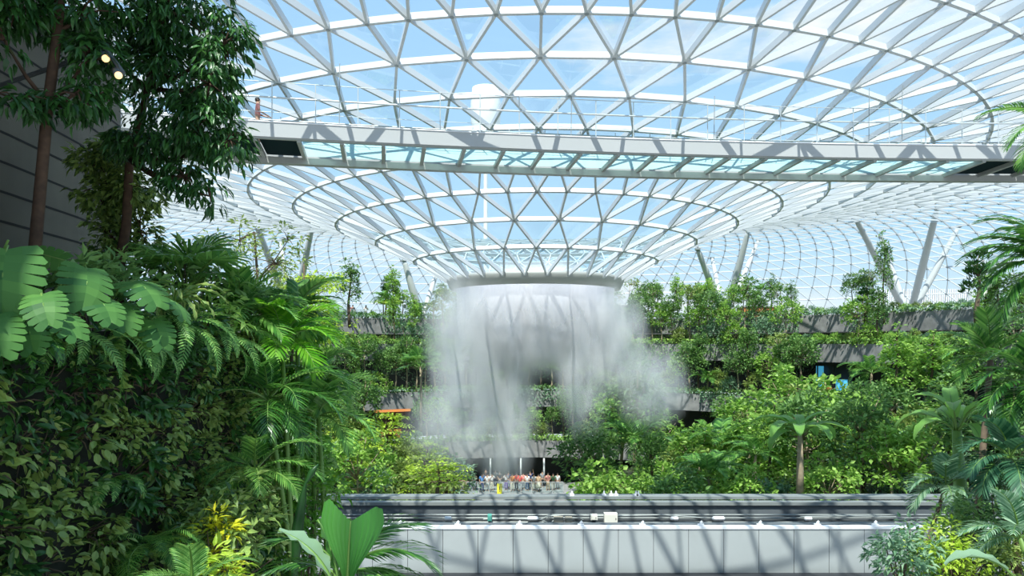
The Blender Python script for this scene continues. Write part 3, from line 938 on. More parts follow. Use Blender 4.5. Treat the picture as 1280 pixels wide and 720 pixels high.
KN = {'broadleaf': ('mid green broadleaf tree', 'tree'), 'bright': ('bright round-leaved tree', 'tree'), 'layered': ('flat-tiered fine-leaved tree', 'tree'),
      'shrub': ('rounded leafy shrub', 'shrub'), 'dark': ('dense bluish shrub', 'shrub'), 'column': ('tall narrow tree', 'tree'),
      'slender': ('slender bare-trunked tree', 'tree'), 'palm': ('feather-leaved palm', 'palm'), 'bigleaf': ('broad-bladed banana plant', 'plant'), 'fan': ('fan-leaved palm', 'palm')}
PLACED = []
pr = random.Random(11)
def place(kind, loc, s, area):
    src = K[kind][pr.randrange(len(K[kind]))]
    sz = s*pr.uniform(0.9, 1.15)
    o = put(src, loc, pr.uniform(0, 6.28), (s*pr.uniform(0.95, 1.1), s*pr.uniform(0.95, 1.1), sz))
    PLACED.append((kind, area, (loc[0]/loc[1]), o))
    return o
def pick(w):
    ks = list(w); return pr.choices(ks, [w[k] for k in ks])[0]

# parts of each planter that stay bare in the photograph: (first px, last px, size limit of the plants below)
OPEN = {0: [(560, 705), (775, 835)], 1: [(448, 516), (832, 875), (930, 990)], 2: [(1018, 1122)], 3: [(418, 478), (1105, 1218), (1000, 1060)]}
ROWW = [
    {'shrub': 5, 'dark': 4, 'bright': 4, 'layered': 2, 'palm': 2, 'column': 2, 'broadleaf': 3, 'slender': 1},
    {'shrub': 3, 'dark': 3, 'bright': 4, 'column': 4, 'broadleaf': 5, 'slender': 3, 'fan': 1, 'palm': 1, 'layered': 1},
    {'shrub': 3, 'dark': 3, 'bright': 3, 'column': 5, 'broadleaf': 5, 'slender': 3, 'fan': 1},
    {'column': 3, 'broadleaf': 5, 'slender': 5, 'bright': 3, 'dark': 2, 'palm': 1},
]
AREA = ['lowest terrace', 'second terrace', 'third terrace', 'top planter']
for k, (R, zt_) in enumerate(TER):
    px = 352
    while px < 1290:
        p = ring_pt(px, R + 0.9)
        above = OPEN.get(k+1, [])
        small = any(a-6 < px < b+6 for a, b in above)
        s = pr.uniform(0.85, 1.2)
        kind = pick(ROWW[k])
        step = 1.12
        if k == 3:
            s *= 0.8
            if any(a < px < b for a, b in OPEN[3]) or px > 1100: kind = pick({'dark': 3, 'shrub': 2}); s = 0.45
            if 560 < px < 780: s *= 0.8
        if small: kind = pick({'shrub': 3, 'dark': 2}); s = 0.5
        if k == 0 and 560 < px < 705: s *= 0.7
        place(kind, (p.x, p.y, zt_ - 0.15), s, AREA[k] + (' left of the falls' if px < 560 else ' behind the falls' if px < 780 else ' right of the falls'))
        px += step / p.y * F * math.cos(math.atan2(abs(p.x - VX), R)*0.7) * pr.uniform(0.85, 1.15)
# valley floor planting on both banks
for (pa, pb, rows, area, wts) in (
    (335, 562, [(39, 0.8), (44, 0.95), (50, 1.0), (57, 1.0), (64, 1.1)], 'left bank', {'shrub': 5, 'layered': 4, 'dark': 3, 'bright': 3, 'palm': 1, 'broadleaf': 2}),
    (728, 1290, [(39, 0.85), (44, 0.95), (49.5, 1.05), (55, 1.15), (60, 1.2)], 'right bank', {'shrub': 4, 'layered': 3, 'dark': 4, 'bright': 4, 'palm': 3, 'bigleaf': 2, 'broadleaf': 3, 'column': 1})):
    for ri, (Y, s0) in enumerate(rows):
        px = pa + pr.uniform(0, 25)
        while px < pb:
            yy = Y + pr.uniform(-2, 2); X = (px-640)/F*yy
            if math.hypot(X-VX, yy-VY) < 25.6 or True:
                inside = math.hypot(X-VX, yy-VY) < 26.0
                zz = ground_z(X, yy)
                lim = 622 - (18 if ri == 0 else 0)
                if inside and len(PLACED) < 900:
                    kind = pick(wts); s = s0*pr.uniform(0.85, 1.2)
                    # the bed is raised by a rockery so that crowns clear the guideway
                    place(kind, (X, yy, zz), s*1.45, area)
            px += 1.75/yy*F*pr.uniform(0.8, 1.2)

ORD = ['first', 'second', 'third', 'fourth', 'fifth', 'sixth', 'seventh', 'eighth', 'ninth', 'tenth', 'eleventh', 'twelfth', 'thirteenth', 'fourteenth', 'fifteenth', 'sixteenth', 'seventeenth', 'eighteenth', 'nineteenth', 'twentieth']
def label_placed():
    groups = {}
    for kd, area, x, o in PLACED: groups.setdefault((kd, area), []).append((x, o))
    for (kd, area), lst in groups.items():
        lst.sort(key=lambda t: t[0]); n = len(lst)
        base, cat = KN[kd]
        for i, (x, o) in enumerate(lst):
            o['category'] = cat
            o['group'] = kd_group(kd, area)
            if n == 1: o['label'] = '%s on the %s' % (base, area)
            elif i < (n+1)//2: o['label'] = '%s, %s from the left on the %s' % (base, ORD[i], area)
            else: o['label'] = '%s, %s from the right on the %s' % (base, ORD[n-1-i], area)
def kd_group(kd, area):
    return KN[kd][0] + 's on the ' + area
label_placed()

#PART2
# ------------------------------------------------------------------ uncountable greenery on the terrace walls
def hedge(name, k, R, zlo, zhi, per_m, thick, L, W, lm, label, skip, pxr=(300, 1300), lift=0.0):
    mb = MB(); r = np.random.default_rng(k*31 + int(R*10))
    q0 = ring_pt(pxr[0], R); q1 = ring_pt(pxr[1], R)
    t0 = math.atan2(q0.y-VY, q0.x-VX); t1 = math.atan2(q1.y-VY, q1.x-VX)
    n = int(abs(t1-t0)*R*per_m)
    th = r.uniform(min(t0, t1), max(t0, t1), n)
    # slow waves in how far the greenery hangs
    wv = 0.5 + 0.28*np.sin(th*23+k) + 0.22*np.sin(th*61+2*k)
    z = zhi - (zhi-zlo)*r.random(n)**1.2*np.clip(0.35+0.8*wv, 0.2, 1.1)
    rr = R + (r.random(n)-0.5)*thick + 0.15*np.sin(z*3+th*40)
    X = VX + rr*np.cos(th); Y = VY + rr*np.sin(th); px = 640 + X/Y*F
    keep = np.ones(n, bool)
    for a, b in skip:
        inn = (px > a) & (px < b) & (z < zhi - 0.35*(zhi-zlo)*lift - 0.25)
        keep &= ~inn
    X, Y, z, th = X[keep], Y[keep], z[keep], th[keep]; n = len(X)
    out = np.stack([-np.cos(th), -np.sin(th), np.full(n, 0.1)], 1)
    d = out*0.7 + r.normal(size=(n, 3))*0.6 + np.array([0, 0, -0.35])
    up = np.array([0, 0, 0.8]) + out*0.7 + r.normal(size=(n, 3))*0.4
    leaves(mb, np.stack([X, Y, z], 1), d, up, L*(0.7+0.6*r.random(n)), W*(0.7+0.6*r.random(n)), T_FAR)
    o = mb.build(name, lm); tag(o, label, 'greenery', kind='stuff'); return o
for k, (R, zt_) in enumerate(TER):
    floor_z = -14.3 if k == 0 else TER[k-1][1]
    w = [L_MID, L_BLUE, L_MID, L_BLUE][k]
    hedge('creeper', k, R - 0.12, zt_ - 2.6, zt_ + 0.4, 85, 0.45, 0.24, 0.14, w, 'leafy creeper spilling over the edge of the %s' % AREA[k], OPEN.get(k, []))
    hedge('creeper', k, R + 3.2, floor_z, zt_ - 1.5, 70, 0.8, 0.28, 0.16, L_MID if k % 2 else L_BLUE, 'climbing leaves on the shaded wall under the %s' % AREA[k], ([(560, 705)] if k == 0 else [(a, b) for a, b in OPEN.get(k, [])]))
    hedge('groundcover', k, R + 0.75, zt_ - 0.1, zt_ + 0.6, 60, 1.6, 0.30, 0.18, L_BRIGHT if k in (0, 2) else L_MID, 'low bright leafy groundcover filling the %s' % AREA[k], [])
# groundcover on the two banks
mb = MB(); r = np.random.default_rng(77); n = 9000
X = r.uniform(-24, 42, n); Y = r.uniform(34, 72, n)
ok = (np.hypot(X-VX, Y-VY) < 26.5) & ~((Y > 48) & (np.abs(X-1.2) < 6.8) ) & (np.abs(X-0.6) > 2.8)
X, Y = X[ok], Y[ok]; n = len(X)
Z = np.array([ground_z(x, y) for x, y in zip(X, Y)]) + r.random(n)**2*1.3
leaves(mb, np.stack([X, Y, Z], 1), r.normal(size=(n, 3)) + np.array([0, -0.3, 0.2]), np.array([0, -0.2, 1.0]) + r.normal(size=(n, 3))*0.4, 0.42*(0.6+0.8*r.random(n)), 0.26, T_FAR)
tag(mb.build('undergrowth', L_MID), 'knee-high leafy undergrowth over both banks of the valley floor', 'undergrowth', kind='stuff')

# ------------------------------------------------------------------ single far plants that the photograph shows clearly
def single(kind, idx, px, pyb, Y, s, label, cat, rz=0.5):
    p = P(px, pyb, Y); o = put(K[kind][idx], p, rz, s, label, None, cat); return o
umb = tree('umbrella_tree', 2.6, None, None, 0, 18, 0.36, 0.22, 0.13, L_LIME, M_BARK, sd=25, flat=0.2, tiers=[(2.55, 2.1, 46), (2.75, 1.3, 16)])
p = ring_pt(487, 40.2); put(umb, (p.x, p.y, 2.75), 0, (1, 1, 0.8), 'flat lime umbrella-shaped tree beside the left deck railing', None, 'tree')
cyp = tree('conifer', 3.6, (0, 0, 2.3), (0.45, 0.45, 2.2), 40, 14, 0.22, 0.3, 0.07, L_DARK, M_BARK, sd=26, droop=-1.5)
for i, px in enumerate((482, 494)):
    p = ring_pt(px, 42.5); put(cyp, (p.x, p.y, 2.7), i, 1.15 - 0.1*i, ['tallest dark conifer above the flat lime tree', 'shorter dark conifer above the flat lime tree'][i], 'conifers on the left deck', 'tree')
single('column', 0, 437, 404, 62, (1.25, 1.25, 0.95), 'large full-crowned tree by the people on the left deck', 'tree')
single('layered', 1, 388, 408, 52, (1.3, 1.3, 1.3), 'yellow-lime flat-tiered tree in front of the left deck', 'tree')
single('fan', 0, 526, 530, 58, 1.45, 'tall fan-leaved palm just left of the mist', 'palm')
single('tallbanana', 0, 1000, 622, 37.5, (1.35, 1.35, 1.12), 'large arching banana-like palm on the right bank', 'palm', 1.0)
single('palm', 1, 886, 625, 41, 1.25, 'pale feather palm near the guideway, right of the mist', 'palm')
single('palm', 0, 945, 628, 43, 1.1, 'small feather palm between two bright shrubs near the guideway', 'palm')
single('palm', 0, 1090, 520, 56, 1.3, 'feather palm in front of the blue shop window', 'palm')
single('column', 1, 1120, 528, 52, (1.3, 1.3, 1.15), 'tallest vivid green leafy column on the right slope', 'tree')
single('column', 1, 1164, 524, 53, (1.5, 1.5, 1.05), 'vivid green bushy column right of the tallest one', 'tree')
single('layered', 0, 1075, 612, 43, (1.5, 1.5, 1.25), 'olive flat-tiered tree on the right slope by the guideway', 'tree')
single('layered', 1, 548, 626, 40, (1.3, 1.3, 0.75), 'lime flat-tiered bush left of the crowd', 'tree')
single('column', 0, 1105, 398, 66, (0.9, 0.9, 1.35), 'dark ivy-clad column tree in front of the right steel column', 'tree')
con2 = put(cyp, P(1222, 404, 52), 1, (1.8, 1.8, 1.15), 'dark conifer before the outside building, behind the palms', None, 'tree')
con2 = put(cyp, P(1083, 400, 66), 1, (1.5, 1.5, 0.75), 'small dark conifer at the edge of the right deck', None, 'tree')

# ------------------------------------------------------------------ things on the terraces
def boxthing(name, x0, y0, x1, y1, Y, dep, mt, label, cat, parts=()):
    a = P(x0, y1, Y); b = P(x1, y0, Y); rt = empty(name, ((a.x+b.x)/2, Y, a.z)); tag(rt, label, cat)
    w, h = (b.x-a.x)/2, b.z-a.z
    mb = MB(); mb.box((-w, 0, 0), (w, dep, h)); mb.build('body', mt, rt)
    mb = MB(); mb.box((-w-0.12, -0.12, h), (w+0.12, dep+0.12, h+0.12)); mb.build('roof', M_CHORD, rt)
    for i in range(max(1, int(w*2/1.4))):
        c = -w + (i+0.5)*2*w/max(1, int(w*2/1.4))
        mb = MB(); mb.box((c-0.3, -0.04, h*0.12), (c+0.3, 0, h*0.8)); mb.build('panel', M_BDARK, rt)
    return rt
M_TIMBER = mat('orange_timber', (0.42, 0.17, 0.05), 0.6, 0, 0.2, 2)
M_BROWN = mat('dark_brown_timber', (0.10, 0.06, 0.045), 0.6, 0, 0.2, 2)
boxthing('kiosk', 892, 384, 914, 401.5, 83, 2.5, M_TIMBER, 'small orange timber kiosk beside the right branching column', 'kiosk')
boxthing('kiosk', 930, 384, 970, 401.5, 83, 2.5, M_TIMBER, 'wide orange timber kiosk on the right deck', 'kiosk')
boxthing('kiosk', 776, 382, 801, 401.5, 83, 2.5, M_BROWN, 'dark brown kiosk on the deck just right of the funnel rim', 'kiosk')
M_WARM = mat('warm_soffit_light', (0.8, 0.35, 0.12), 0.5, emit=(1.0, 0.38, 0.12), estr=0.9)
M_BLUE = mat('blue_screen', (0.1, 0.5, 0.8), 0.4, emit=(0.08, 0.42, 0.7), estr=0.6)
M_NIGHT = mat('dark_shop_wall', (0.03, 0.04, 0.05), 0.5)
M_MAROON = mat('maroon_wall', (0.16, 0.05, 0.04), 0.6)
def shop(x0, x1, R, zlo, zhi, facing, label, light, mt):
    p = ring_pt((x0+x1)/2, R); w = (x1-x0)/2/F*p.y
    ang = math.atan2(p.y-VY, p.x-VX) - PI/2
    rt = empty('shop_front', (p.x, p.y, zlo), ang); tag(rt, label, 'shop front'); h = zhi-zlo
    mb = MB(); mb.box((-w, 0, 0), (w, 0.25, h)); mb.build('back_wall', mt, rt)
    n = max(2, int(w*2/1.3))
    for i in range(n+1):
        x = -w + 2*w*i/n
        mb = MB(); mb.box((x-0.05, -0.5, 0), (x+0.05, -0.4, h)); mb.build('mullion', M_GUIDED, rt)
    mb = MB(); mb.box((-w, -0.6, h-0.32), (w, -0.35, h-0.08)); mb.build('light_strip', light, rt)
    mb = MB(); mb.box((-w*0.6, -0.35, 0), (w*0.5, 0, 0.9)); mb.build('counter', M_TIMBER, rt)
    return rt
shop(466, 512, 32.2, -9.8, -6.7, 0, 'shop front with an orange lit strip under the left planter', M_WARM, M_BROWN)
shop(948, 982, 32.2, -9.8, -6.75, 0, 'dark maroon shop front under the right planter', M_MAROON, M_MAROON)
sh = shop(1024, 1066, 36.2, -5.0, -1.75, 0, 'dark shop front with a bright blue screen under the third terrace', M_GUIDED, M_NIGHT)
mb = MB(); mb.box((-1.75, -0.42, 0.9), (-1.05, -0.3, 2.9)); mb.build('screen', M_BLUE, sh)
mb = MB(); mb.box((0.2, -0.42, 0.6), (1.3, -0.3, 1.7)); mb.build('screen', M_BLUE, sh)
# railing of the west deck, with people leaning behind it
def deck_rail(px0, px1, R, z, label):
    p0 = ring_pt(px0, R); rt = empty('deck_railing', (p0.x, p0.y, z)); tag(rt, label, 'railing')
    pts = [ring_pt(px0 + (px1-px0)*i/12, R) for i in range(13)]
    for zz, rr in ((1.1, 0.035), (0.7, 0.02), (0.35, 0.02)):
        mb = MB(); mb.tube([(p.x-p0.x, p.y-p0.y, zz) for p in pts], rr, 6); mb.build('handrail', M_RAIL, rt)
    for p in pts:
        mb = MB(); mb.tube([(p.x-p0.x, p.y-p0.y, -0.1), (p.x-p0.x, p.y-p0.y, 1.1)], 0.03, 6); mb.build('post', M_RAIL, rt)
deck_rail(415, 480, 39.9, 2.75, 'thin steel railing of the left deck with people behind it')

# ------------------------------------------------------------------ people
def skin_obj(name, verts, edges, radii, mt, parent=None, sub=1, root=0):
    me = bpy.data.meshes.new(name); me.from_pydata(verts, edges, []); me.update()
    o = bpy.data.objects.new(name, me); COL.objects.link(o)
    md = o.modifiers.new('s', 'SKIN'); md.use_smooth_shade = True
    for i, rr in enumerate(radii):
        sv = me.skin_vertices[0].data[i]; sv.radius = rr if hasattr(rr, '__len__') else (rr, rr); sv.use_root = (i == root)
    sb = o.modifiers.new('u', 'SUBSURF'); sb.levels = sub; sb.render_levels = sub
    dg = bpy.context.evaluated_depsgraph_get()
    nm = bpy.data.meshes.new_from_object(o.evaluated_get(dg))
    nm.name = name
    bpy.data.objects.remove(o)
    nm.materials.clear(); nm.materials.append(mt)
    r_ = bpy.data.objects.new(name, nm); COL.objects.link(r_)
    if parent is not None: r_.parent = parent
    r_.material_slots[0].link = 'OBJECT'; r_.material_slots[0].material = mt
    return r_
M_SKIN = mat('skin', (0.50, 0.30, 0.20), 0.5)
M_HAIR = mat('black_hair', (0.02, 0.015, 0.012), 0.5)
CLO = {n: mat('cloth_'+n, c, 0.8) for n, c in {'white': (0.75,0.75,0.74), 'blue': (0.10,0.28,0.62), 'orange': (0.85,0.30,0.06), 'red': (0.72,0.05,0.04), 'black': (0.03,0.03,0.035),
        'grey': (0.30,0.31,0.33), 'tan': (0.60,0.43,0.27), 'pink': (0.85,0.35,0.30), 'navy': (0.04,0.06,0.16), 'cream': (0.72,0.64,0.5), 'purple': (0.22,0.14,0.40), 'denim': (0.14,0.20,0.32), 'green': (0.10,0.26,0.12)}.items()}
def person(pose, dress=False):
    """standing figure 1.68 m tall facing -Y"""
    rt = empty('person')
    # arm joints: shoulder, elbow, wrist for each side
    if pose == 'relaxed': arms = {s: [(s*0.19,0,1.38),(s*0.24,0.03,1.10),(s*0.24,-0.05,0.86)] for s in (1,-1)}
    elif pose == 'phone': arms = {s: [(s*0.19,0,1.38),(s*0.25,-0.12,1.16),(s*0.07,-0.36,1.40)] for s in (1,-1)}
    elif pose == 'wave': arms = {1: [(0.19,0,1.38),(0.30,-0.08,1.50),(0.24,-0.20,1.76)], -1: [(-0.19,0,1.38),(-0.24,0.03,1.10),(-0.20,-0.12,0.90)]}
    else: arms = {s: [(s*0.19,0,1.38),(s*0.24,-0.06,1.12),(s*0.12,-0.33,1.02)] for s in (1,-1)}
    V = [(0,0,0.92),(0,0.01,1.10),(0,0.0,1.30),(0,0,1.44),(0,-0.01,1.53),(0,-0.02,1.60)]
    E = [(0,1),(1,2),(2,3),(3,4),(4,5)]; Rr = [(0.15,0.11),(0.125,0.095),(0.15,0.105),(0.06,0.06),(0.075,0.085),(0.07,0.085)]
    for s in (1,-1):
        i = len(V); V += [(s*0.085,0,0.84),(s*0.10,-0.02,0.48),(s*0.105,0.02,0.09),(s*0.115,-0.13,0.035)]
        E += [(0,i),(i,i+1),(i+1,i+2),(i+2,i+3)]; Rr += [0.085,0.058,0.038,0.03]
        i = len(V); A = arms[s]; w = Vector(A[2]); e_ = Vector(A[1]); d = (w-e_).normalized()
        V += A + [tuple(w+d*0.08)]; E += [(2,i),(i,i+1),(i+1,i+2),(i+2,i+3)]; Rr += [0.055,0.042,0.028,0.034]
        # thumb and four fingers
        side = d.cross(Vector((0,-0.3,1))).normalized()
        pn = len(V)-1
        for fi, (o_, l_) in enumerate(((-0.026,0.075),(-0.009,0.085),(0.009,0.08),(0.026,0.065))):
            j = len(V); V += [tuple(w+d*0.10+side*o_), tuple(w+d*(0.10+l_)+side*o_*1.1+Vector((0,-0.02,-0.01)))]; E += [(pn,j),(j,j+1)]; Rr += [0.009,0.007]
        j = len(V); V += [tuple(w+d*0.05+side*0.05*s)]; E += [(pn,j)]; Rr += [0.010]
    skin_obj('body', V, E, Rr, M_SKIN, rt)
    # face: nose, ears
    # shirt
    V = [(0,0,0.90),(0,0.01,1.10),(0,0,1.30),(0,0,1.42)]; E = [(0,1),(1,2),(2,3)]; Rr = [(0.165,0.125),(0.14,0.11),(0.17,0.12),(0.075,0.07)]
    for s in (1,-1):
        i = len(V); A = arms[s]; m_ = tuple(Vector(A[0]).lerp(Vector(A[1]), 0.85)); V += [A[0], m_]; E += [(2,i),(i,i+1)]; Rr += [0.07,0.058]
    skin_obj('shirt', V, E, Rr, CLO['white'], rt)
    if dress:
        mb = MB(); mb.lathe([(0.15,1.0),(0.19,0.85),(0.24,0.6),(0.28,0.35),(0.27,0.35),(0.14,1.0)], 16); mb.build('skirt', CLO['cream'], rt, True)
        o = [c for c in bpy.data.objects if c.parent == rt and c.name.startswith('skirt')][0]; o.material_slots[0].link = 'OBJECT'; o.material_slots[0].material = CLO['cream']
    else:
        V = [(0,0,0.93),(0,0,0.88)]; E = [(0,1)]; Rr = [(0.16,0.12),(0.16,0.12)]
        for s in (1,-1):
            i = len(V); V += [(s*0.09,0,0.80),(s*0.10,-0.02,0.48),(s*0.105,0.02,0.12)]; E += [(1,i),(i,i+1),(i+1,i+2)]; Rr += [0.10,0.075,0.06]
        skin_obj('trousers', V, E, Rr, CLO['navy'], rt)
    mb = MB()
    mb.lathe([(0.001,0.10),(0.05,0.092),(0.083,0.06),(0.095,0.02),(0.09,-0.03),(0.075,-0.06)], 14, (0,0.015,1.605)); 
    if dress: mb.lathe([(0.06,0.06),(0.095,0.0),(0.10,-0.12),(0.085,-0.22),(0.05,-0.22)], 12, (0,0.045,1.60))
    mb.build('hair', M_HAIR, rt, True)
    mb = MB(); mb.tube([(0,-0.085,1.60),(0,-0.108,1.572),(0,-0.09,1.565)], [0.006,0.012,0.006], 6)
    for s in (1,-1): mb.tube([(s*0.078,-0.01,1.60),(s*0.088,0,1.585),(s*0.08,0,1.56)], [0.008,0.016,0.008], 6)
    mb.build('face_features', M_SKIN, rt, True)
    mb = MB()
    for s in (1,-1): mb.tube([(s*0.03-0.008,-0.087,1.60),(s*0.03+0.008,-0.087,1.60)], 0.006, 5)
    mb.build('eye', M_HAIR, rt, True)
    return remember(rt)
PP = {k: person(k, d) for k, d in (('relaxed', False), ('phone', False), ('wave', False), ('hold', False))}
PP['dress'] = person('relaxed', True)
def put_person(pose, loc, rz, top, bot, label, group, s=1.0, cat='person'):
    o = put(PP[pose], loc, rz, s, label, group, cat)
    for c in bpy.data.objects:
        if c.parent == o:
            if c.name.startswith('shirt'): c.material_slots[0].material = CLO[top]
            if c.name.startswith(('trousers', 'skirt')): c.material_slots[0].material = CLO[bot]
    return o
crowd = [
 (577.5, 70.5,'relaxed','white','cream',0.3,1,'person in a white top and cream trousers at the left end of the crowd'),
 (581.5, 71.5,'hold','cream','tan',0.1,0.97,'person in a cream top beside the leftmost onlooker'),
 (586, 70.2,'phone','black','navy',0.3,0.96,'person in black with both hands raised near the left end'),
 (593, 70,'dress','tan','grey',-0.2,0.99,'person in a tan top and grey skirt at the left side of the crowd'),
 (602.5, 69.2,'wave','blue','navy',0.1,1.06,'tall person in a bright blue shirt with one arm raised'),
 (607.3, 71.8,'relaxed','black','black',0.3,1.05,'person in black standing behind the blue shirt'),
 (609, 69.6,'hold','white','white',0.0,0.99,'person all in white next to the blue shirt'),
 (615, 69.8,'phone','white','cream',0.2,1.0,'person in a white top and cream trousers behind the yellow sign'),
 (619, 72,'relaxed','grey','navy',0.2,0.95,'person in grey at the back of the crowd behind the sign'),
 (624.5, 71,'hold','black','grey',0.2,1.0,'person in black directly behind the yellow sign'),
 (632.5, 70,'phone','white','purple',-0.2,1.0,'person in a white top and purple trousers right of the sign'),
 (635.6, 71,'relaxed','navy','denim',-0.2,0.96,'person in navy beside the purple trousers'),
 (640.5, 69.6,'relaxed','orange','cream',0.1,1.0,'person in an orange shirt in the middle of the crowd'),
 (645.8, 70.1,'hold','red','black',0.1,1.0,'person in a red shirt and black trousers next to the orange shirt'),
 (650, 69.5,'phone','red','white',0.0,0.97,'person in a red shirt and white trousers'),
 (654, 70.5,'relaxed','pink','grey',0.2,0.96,'person in a pink top in the middle of the crowd'),
 (659, 69.8,'hold','white','denim',0.0,0.98,'person in a white top and denim trousers'),
 (662.7, 70.6,'wave','navy','black',0.2,1.04,'person in dark navy with one arm raised'),
 (667.5, 69.8,'relaxed','white','cream',-0.1,0.96,'person in a white top and cream trousers beside the long tan dress'),
 (673, 69.4,'dress','tan','cream',-0.1,1.0,'person in a tan top and long cream skirt'),
 (678, 71.5,'relaxed','grey','black',0.1,0.95,'person in grey and black standing back from the rail'),
 (685, 69.8,'hold','pink','tan',-0.2,1.02,'person in a pink shirt and tan trousers near the right end'),
 (691.5, 70,'phone','green','cream',-0.1,0.97,'person in a green top and cream trousers at the right end'),
 (697, 70.4,'relaxed','white','grey',-0.1,0.94,'rightmost onlooker in a white top and grey trousers'),
]
for px, Y, pose, top, bot, rz, s, lb in crowd:
    put_person(pose, ((px-640)/F*Y, Y, -14.22), rz, top, bot, lb, 'visitors watching from the plaza', s)
for px, pose, top, bot, lb in ((437, 'hold', 'pink', 'grey', 'person in a pink top at the left deck railing'), (441, 'relaxed', 'black', 'navy', 'person in black at the left deck railing'), (457.5, 'phone', 'white', 'black', 'person in a white top leaning on the left deck railing')):
    p = ring_pt(px, 40.6); put_person(pose, (p.x, p.y, 2.73), 0.1, top, bot, lb, 'people on the left deck')
xb = (322-640)/F*27.6
put_person('hold', (xb, by(xb)+1.2, 7.76), 1.9, 'pink', 'cream', 'person in a pink top standing on the footbridge', None, 1.0)
# yellow sign, barrier and pillars of the plaza
rt = empty('warning_sign', ((624.5-640)/F*67.9, 67.9, -14.22)); tag(rt, 'yellow standing warning sign with a black mark before the crowd', 'sign')
M_SIGNY = mat('yellow_sign', (0.85, 0.82, 0.02), 0.5)
mb = MB(); mb.box((-0.24, 0, 0.06), (0.24, 0.05, 1.05)); mb.build('board', M_SIGNY, rt)
mb = MB(); mb.box((-0.03, -0.02, 0.42), (0.03, 0, 0.80)); mb.box((-0.03, -0.02, 0.28), (0.03, 0, 0.35)); mb.build('mark', M_HAIR, rt)
for sx in (-0.2, 0.2):
    mb = MB(); mb.box((sx-0.03, -0.15, 0), (sx+0.03, 0.25, 0.07)); mb.build('foot', M_GUIDED, rt)
rt = empty('glass_barrier', (0, 68.6, -14.22)); tag(rt, 'low glass barrier with slim posts in front of the crowd', 'barrier')
x0b, x1b = (572-640)/F*68.6, (704-640)/F*68.6
n = 10
for i in range(n+1):
    x = x0b + (x1b-x0b)*i/n
    mb = MB(); mb.box((x-0.02, -0.02, 0), (x+0.02, 0.02, 1.05)); mb.build('post', M_RAIL, rt)
    if i < n:
        x2 = x0b + (x1b-x0b)*(i+1)/n
        mb = MB(); mb.box((x+0.04, -0.006, 0.1), (x2-0.04, 0.006, 1.0)); mb.build('glass_panel', M_GLASS, rt)
mb = MB(); mb.box((x0b, -0.03, 1.05), (x1b, 0.03, 1.10)); mb.build('handrail', M_RAIL, rt)
for i, px in enumerate((613, 651, 680)):
    rt = empty('pillar', ((px-640)/F*72.5, 72.5, -14.22)); tag(rt, ['slim white pillar under the plaza canopy, behind the blue shirt', 'slim white pillar under the plaza canopy, behind the red shirts', 'slim white pillar under the plaza canopy, near the right end'][i], 'pillar', 'plaza pillars')
    mb = MB(); mb.lathe([(0.001,0),(0.09,0),(0.09,2.72),(0.001,2.72)], 14); mb.build('shaft', M_COLUMN, rt, True)
    mb = MB(); mb.lathe([(0.001,0.001),(0.24,0.001),(0.24,0.06),(0.001,0.06)], 14); mb.build('base', M_GUIDED, rt)

# ------------------------------------------------------------------ seen through the glass, outside
rt = empty('control_tower', (P(607, 430, 420).x, 420, 2.0)); tag(rt, 'pale round-topped control tower outside, seen through the roof glass', 'tower')
M_TOWER = mat('tower_white', (0.75, 0.78, 0.76), 0.5)
mb = MB(); mb.lathe([(1.3, 0), (1.2, 116), (4.0, 122), (5.0, 124)], 24); mb.build('shaft', M_TOWER, rt, True)
mb = MB(); mb.lathe([(5, 118), (8.6, 127), (8.8, 138), (8.2, 142), (7.8, 147), (0.01, 148)], 28); mb.build('cab', M_TOWER, rt, True)
rt = empty('outside_building', (P(1180, 430, 135).x, 135, 2.1)); tag(rt, 'pale louvred building outside beyond the right glass', 'building')
mb = MB(); mb.box((-13, 0, 0), (6, 8, 8.0)); mb.build('wall', M_PANEL, rt)
mb = MB()
for i in range(48): mb.box((-13+i*0.4, -0.3, 4.5), (-12.85+i*0.4, 0, 8.2))
o = mb.build('louvre_screen', M_WHITE, rt)

# ================================================================== LEFT FOREGROUND
# board-marked concrete wall, curved in plan
wp = [(-9.2, 2.0), (-8.75, 6.0), (-8.6, 9.0), (-8.53, 12.0), (-8.75, 14.5), (-9.13, 16.8)]
def wallx(Y): return float(np.interp(Y, [b for a, b in wp], [a for a, b in wp]))
YS = np.linspace(2.0, 16.8, 40)
mb = MB(); V = []
for y in YS:
    x = wallx(y); V += [(x, y, -9), (x, y, 6.45), (x-1.2, y, 6.45), (x-1.2, y, -9)]
Fc = [(i*4+k, i*4+(k+1) % 4, (i+1)*4+(k+1) % 4, (i+1)*4+k) for i in range(len(YS)-1) for k in range(4)] + [(0,1,2,3), tuple(range(len(YS)*4-4, len(YS)*4))]
mb.add(V, Fc); tag(mb.build('wall_left', M_CONCD), 'dark grey concrete wall with long horizontal joints', kind='structure')
mb = MB()
z = -2.45
while z < 6.3:
    V = []
    for y in YS:
        x = wallx(y)+0.006; V += [(x, y, z-0.022), (x, y, z+0.022)]
    mb.add(V, [(i*2, i*2+2, i*2+3, i*2+1) for i in range(len(YS)-1)])
    z += 0.5
tag(mb.build('trim_1', M_JOINT), 'dark open joints of the concrete wall', kind='structure')
# unseen slab added above the frame to keep sun off the left planting
mb = MB(); mb.box((-16, -14, 6.8), (-5.0, 13.4, 7.3)); tag(mb.build('added_shade_slab', M_CONC), 'unseen concrete slab added overhead to shade the left foreground', kind='structure')
